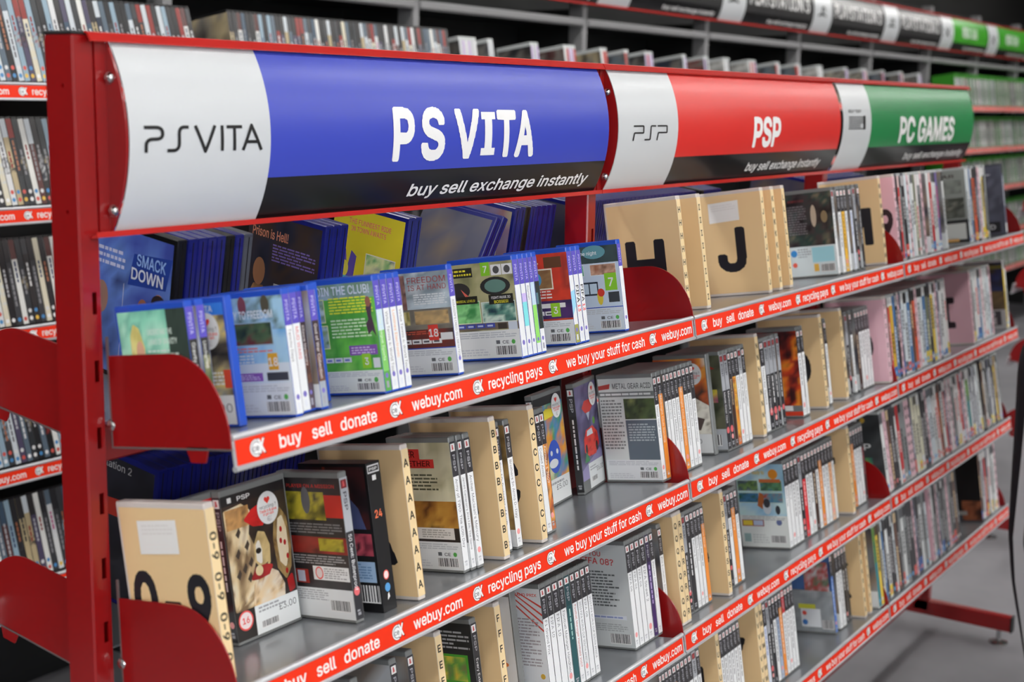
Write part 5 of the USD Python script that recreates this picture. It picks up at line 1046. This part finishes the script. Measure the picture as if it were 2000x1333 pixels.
# films and games on the wall shelves
FC = ['#1c1c20', '#d8dadb', '#2a3344', '#b8a884', '#8f2f2a', '#3a3c40', '#dfe0dc', '#5a6a78', '#5a3432', '#d8d2bc', '#26262a', '#3f5468', '#c8d0d6', '#2c2a2c', '#303438', '#4c4660', '#1f2124', '#8fa8b8']
FN = ['black', 'white', 'navy', 'tan', 'dark red', 'charcoal', 'off-white', 'steel-grey', 'maroon', 'cream', 'dark', 'slate-blue', 'pale grey', 'soot-black', 'dark grey', 'dusky violet', 'jet-black', 'pale blue']
def film_spine(P, v):
    rr = random.Random(500 + v); b = FC[v % len(FC)]; P.r(0, 0, 1, 1, b); ink = rr.choice(['#d8d8d8', '#8a8a8e', '#a86a4a', '#b8b8bc']) if sum(lin(b)) < .9 else rr.choice(['#2a2a2e', '#8f2f2a', '#6a6a70', '#3a4a6a', '#c0508a'])
    if rr.random() < .55: P.r(0, rr.uniform(.7, .82), 1, 1, rr.choice(FC))
    if rr.random() < .5: P.a(0, rr.uniform(.2, .4), 1, rr.uniform(.5, .65), [rr.choice(FC), b, rr.choice(FC)], v + 520, 2, 8, 2)
    x, V, F = rr.uniform(.62, .78), [], []
    for _ in range(rr.randint(3, 7)):
        e = x - rr.uniform(.03, .07); k = len(V); V += [(a * P.W, c * P.H) for a, c in ((.32, e), (.66, e), (.66, x), (.32, x))]; F += [(k, k + 1, k + 2), (k, k + 2, k + 3)]; x = e - .012
    P.put(V, F, lin(ink)); P.e(.5, .06, P.W * .34, P.W * .36, rr.choice(['#d05a50', '#e8e8e8', '#4a8ac0', '#e0b84a']), 8); P.e(.5, .15, P.W * .34, P.W * .36, rr.choice(['#4a8ac0', '#d05a50', '#d8d8d8', b]), 8)
def build_film(v, kind='film'):
    def b(p):
        T = .0145; typ = 'g'; D, H, md, mb, mt, _ = DIM['g']
        if kind == 'three': D, H = .135, .171
        obj('shell', cbox(0, T, 0, D, 0, H, .0012), 'clear_light' if kind == 'three' else 'box_black', p)
        h = H - mb - (mt if kind == 'film' else .012); S = Print(T - .0014, h); Bk = Print(D - md, h)
        if kind == 'film': film_spine(S, v)
        else:
            rr = random.Random(900 + v); S.r(0, 0, 1, 1, rr.choice(['#d8dadc', '#2a2a2e', '#c8ccd0', '#b8322c', '#c8b8d8'])); S.r(.2, .3, .8, .7, '#7a7c80')
        Bk.a(0, 0, 1, 1, ['#2a2c30', FC[v % len(FC)], '#7a7670', '#3a3430'], v + 600, 6, 8)
        put_print('printed_sleeve', [Bk.mesh((0, D - md, mb), (0, -1, 0), (0, 0, 1), (-1, 0, 0)), S.mesh((.0007, 0, mb), (1, 0, 0), (0, 0, 1), (0, -1, 0))], p)
    return b
wr = random.Random(77); cnts = {}
def films(j, x0, x1, lean, gaps=()):
    x = x0
    while x < x1:
        if any(a <= x <= b for a, b in gaps): x += .0149; continue
        v = wr.randrange(36); n = cnts[j] = cnts.get(j, 0) + 1
        copy_or_build(f'film{v}', 'film_case', wall_frame(j, x) @ tr(0, .012, -.0002) @ roty(lean), f"{FN[v % len(FN)]}-spined film case, {ordinal(n)} from left on the {WLEVEL[j]} wall shelf", 'film case', 'film cases on the wall shelves', build_film(v))
        x += .0149
films(0, .80, 1.42, -7); films(0, 1.50, 2.42, -1.5, [(1.50, 1.515)])
films(1, .80, 1.16, -6); films(2, .80, 1.16, -3.5); films(3, .78, 1.12, -5); films(4, .76, 1.10, -4)
films(1, 2.25, 2.9, -2)
n = 0
for x, c in ((2.47, 6), (2.62, 2), (2.86, 3), (3.06, 5), (3.30, 3), (3.47, 2), (3.62, 4), (3.92, 2), (4.10, 3), (4.28, 4), (4.52, 5), (4.80, 3), (5.02, 4), (5.28, 4), (5.62, 3), (5.86, 5), (6.15, 3), (6.42, 4), (6.72, 4)):
    for i in range(c):
        n += 1; v = wr.randrange(12)
        copy_or_build(f'three{v}', 'clear_game_case', wall_frame(0, x + .0149 * i) @ tr(0, .012, -.0002), f"clear-topped game case, {ordinal(n)} clear one from left on the top wall shelf", 'game case', 'clear-topped game cases on the top wall shelf', build_film(v, 'three'))
# too many and too blurred to count: rows of white and green game cases at the far right
def row_stuff(j, x0, x1, lab):
    rr = random.Random(j * 17 + int(x0 * 10)); Sh, Pr, m = [], [], 0; x = x0; A = wall_frame(j); parts = []
    while x < x1:
        w = .0147; Sh.append(xf(cbox(x, x + .0142, .012, .147, -.0002, .188, .0012), A)); S = Print(.0136, .176); S.r(0, 0, 1, .9, rr.choice(['#d8dcda', '#c8ccca', '#d8dcda', '#2c302c', '#7a7c78', '#d8dcda', '#b8a8a0', '#3a4a5a'])); S.r(0, .9, 1, 1, '#3f8a2c'); S.r(.2, .2, .8, .6, '#8a8e8a')
        v, f, c = S.mesh((x + .0003, .012, .005), (1, 0, 0), (0, 0, 1), (0, -1, 0)); v = v @ A[:3, :3].T + A[:3, 3]; parts.append((v, f, c)); x += w * rr.choice([1, 1, 1, 1, 1, 2])
    p = thing('game_case_row', np.eye(4), lab, 'game cases', None, 'stuff'); obj('shells', cat(*Sh), 'green_case', p); put_print('printed_sleeves', parts, p)
for j in range(4): row_stuff(j, 7.40, 9.7, f'blurred row of white and green game cases on the {WLEVEL[j]} wall shelf, far right')
row_stuff(4, 7.40, 9.7, 'blurred row of white and green game cases on the lowest wall shelf, far right')
# ------------------------------------------------------------------ the shopper at the right edge
def figure():
    def chain(*js):   # joints (x, y, z, r)
        return [manifold3d.Manifold.hull_points(np.vstack([sph[0] * a[3] + a[:3], sph[0] * b[3] + b[:3]])) for a, b in zip(js, js[1:])]
    s = trimesh.creation.icosphere(2, 1.0); sph = (np.array(s.vertices),)
    F = FLOOR; return chain, F
chain, F_ = figure()
def J(*v): return np.array(v, float)
PX, PY = 2.36, -.655          # where the shopper stands; facing the shelves (+y)
def Lg(dx, kn): return [J(PX + dx, PY, F_ + .90, .105), J(PX + dx, PY + kn, F_ + .50, .072), J(PX + dx, PY - .02, F_ + .09, .05)]
def fused(parts, step, it=8):
    m = parts[0]
    for q in parts[1:]: m = m + q
    t = tm(m.refine_to_length(step)); t = trimesh.Trimesh(t.vertices, t.faces, process=True); trimesh.smoothing.filter_taubin(t, iterations=it); return t
body_parts = []
head_c = J(PX, PY + .02, F_ + 1.60)
body_parts += chain(J(PX, PY - .01, F_ + .98, .13), J(PX, PY - .02, F_ + 1.20, .13), J(PX, PY - .01, F_ + 1.36, .11)) + chain(J(PX - .15, PY - .02, F_ + 1.38, .06), J(PX, PY - .01, F_ + 1.42, .065), J(PX + .15, PY - .02, F_ + 1.38, .06)) + chain(J(PX, PY - .01, F_ + 1.42, .055), J(PX, PY + .01, F_ + 1.54, .052))
body_parts += chain(J(*head_c[:3] - [0, .015, -.03], .092), J(*head_c[:3] + [0, .015, -.03], .078), J(*head_c[:3] + [0, .03, -.085], .05)) + chain(J(*head_c[:3] + [0, .09, -.005], .010), J(*head_c[:3] + [0, .108, -.03], .013))
for s_ in (-1, 1):
    body_parts += chain(J(PX + s_ * .088, PY + .0, head_c[2] - .01, .016), J(PX + s_ * .093, PY - .008, head_c[2] + .025, .017))
    sh, el, wrp = J(PX + s_ * .185, PY - .03, F_ + 1.37, .055), J(PX + s_ * .225, PY - .10, F_ + 1.09, .042), J(PX + s_ * .215, PY - .075, F_ + .86, .028)
    body_parts += chain(sh, el, wrp)
    palm = J(PX + s_ * .212, PY - .06, F_ + .79, .022); body_parts += chain(wrp, palm)
    for q, (dy, ln) in enumerate(((-.027, .062), (-.009, .075), (.010, .08), (.028, .07))):
        a = J(palm[0], palm[1] + dy, palm[2] - .02, .0088); b = J(palm[0] - s_ * .004, palm[1] + dy * 1.15 + .004, palm[2] - .02 - ln * .55, .0082); c = J(palm[0] - s_ * .016, palm[1] + dy * 1.15 + .008, palm[2] - .02 - ln, .0072); body_parts += chain(palm * [1, 1, 1, .6], a, b, c)
    body_parts += chain(J(palm[0], palm[1] + .02, palm[2] + .025, .012), J(palm[0] - s_ * .008, palm[1] + .048, palm[2] - .005, .010), J(palm[0] - s_ * .012, palm[1] + .056, palm[2] - .035, .0085))
for s_ in (-1, 1): body_parts += chain(J(PX + s_ * .09, PY - .0, F_ + .94, .10), J(PX + s_ * .10, PY + .0, F_ + .5, .055), J(PX + s_ * .10, PY - .06, F_ + .08, .04))
pp = thing('person', np.eye(4), 'person in navy jacket and dark striped track trousers, standing at the right edge', 'person')
body = obj('body', fused(body_parts, .014, 6), 'skin', pp, smooth=True)
bp = str(body.GetPath())
tro = []
for s_ in (-1, 1): tro += chain(J(PX + s_ * .088, PY - .005, F_ + .95, .118), J(PX + s_ * .10, PY + .012, F_ + .56, .092), J(PX + s_ * .10, PY + .002, F_ + .46, .088), J(PX + s_ * .10, PY - .055, F_ + .12, .066))
tro += chain(J(PX - .06, PY - .02, F_ + .95, .12), J(PX + .06, PY - .02, F_ + .95, .12))
tag(obj('track_trousers', fused(tro, .02, 5), 'navy_cloth', pp, smooth=True), 'loose dark navy track trousers')
st = [(PX - .10 - r_, PY + dy, F_ + z) for z, dy, r_ in ((.93, .052, .098), (.75, .056, .088), (.56, .062, .080), (.46, .050, .081), (.3, .016, .080), (.14, -.012, .064))]
V = [];
for (x, y, z) in st: V += [(x - .002, y - .014, z), (x + .004, y + .014, z), (x + .024, y + .014, z), (x + .024, y - .014, z)]
Fc = []
for i in range(len(st) - 1):
    for a in range(4): b = (a + 1) % 4; Fc += [(4 * i + a, 4 * i + b, 4 * i + 4 + b), (4 * i + a, 4 * i + 4 + b, 4 * i + 4 + a)]
tag(obj('side_stripe', (np.array(V), np.array(Fc)), 'stripe_cloth', pp), 'pale dotted stripe down the outer leg')
jk = chain(J(PX, PY - .035, F_ + .93, .15), J(PX, PY - .035, F_ + 1.2, .15), J(PX, PY - .01, F_ + 1.36, .13)) + chain(J(PX - .155, PY - .02, F_ + 1.385, .075), J(PX + .155, PY - .02, F_ + 1.385, .075)) + chain(J(PX, PY - .01, F_ + 1.42, .07), J(PX, PY, F_ + 1.475, .066))
for s_ in (-1, 1): jk += chain(J(PX + s_ * .185, PY - .03, F_ + 1.37, .072), J(PX + s_ * .228, PY - .10, F_ + 1.09, .058), J(PX + s_ * .217, PY - .08, F_ + .875, .043))
tag(obj('jacket', fused(jk, .02, 5), 'jacket', pp, smooth=True), 'navy zip jacket')
tag(obj('jacket_hem', fused(chain(J(PX, PY - .02, F_ + .845, .128), J(PX, PY - .02, F_ + .862, .130)), .02, 3), 'magenta', pp, smooth=True), 'magenta and black patterned hem')
hr = trimesh.creation.icosphere(3, 1.0); hr.apply_scale((.098, .108, .105)); hr = hr.slice_plane((0, .035, -.01), (0, -.75, .66), cap=True, engine='earcut'); hr.apply_translation(head_c[:3] + [0, -.012, .028]); obj('hair', hr, 'hair', pp, smooth=40)
for s_ in (-1, 1):
    e = str(obj('eye', trimesh.creation.icosphere(2, .012).apply_translation(head_c[:3] + [s_ * .031, .078, .005]), 'letter_white', pp, smooth=True).GetPath()); obj('iris', trimesh.creation.icosphere(1, .006).apply_translation(head_c[:3] + [s_ * .031, .0855, .005]), 'hair', e)
    sole = chain(J(PX + s_ * .10, PY - .10, F_ + .042, .042), J(PX + s_ * .105, PY + .02, F_ + .040, .040), J(PX + s_ * .11, PY + .11, F_ + .032, .032)) ; obj('shoe', fused(sole, .015, 3), 'shoe', pp, smooth=True)
obj('mouth', trimesh.creation.icosphere(2, 1.).apply_scale((.022, .006, .005)).apply_translation(head_c[:3] + [0, .078, -.068]), 'magenta', pp, smooth=True)
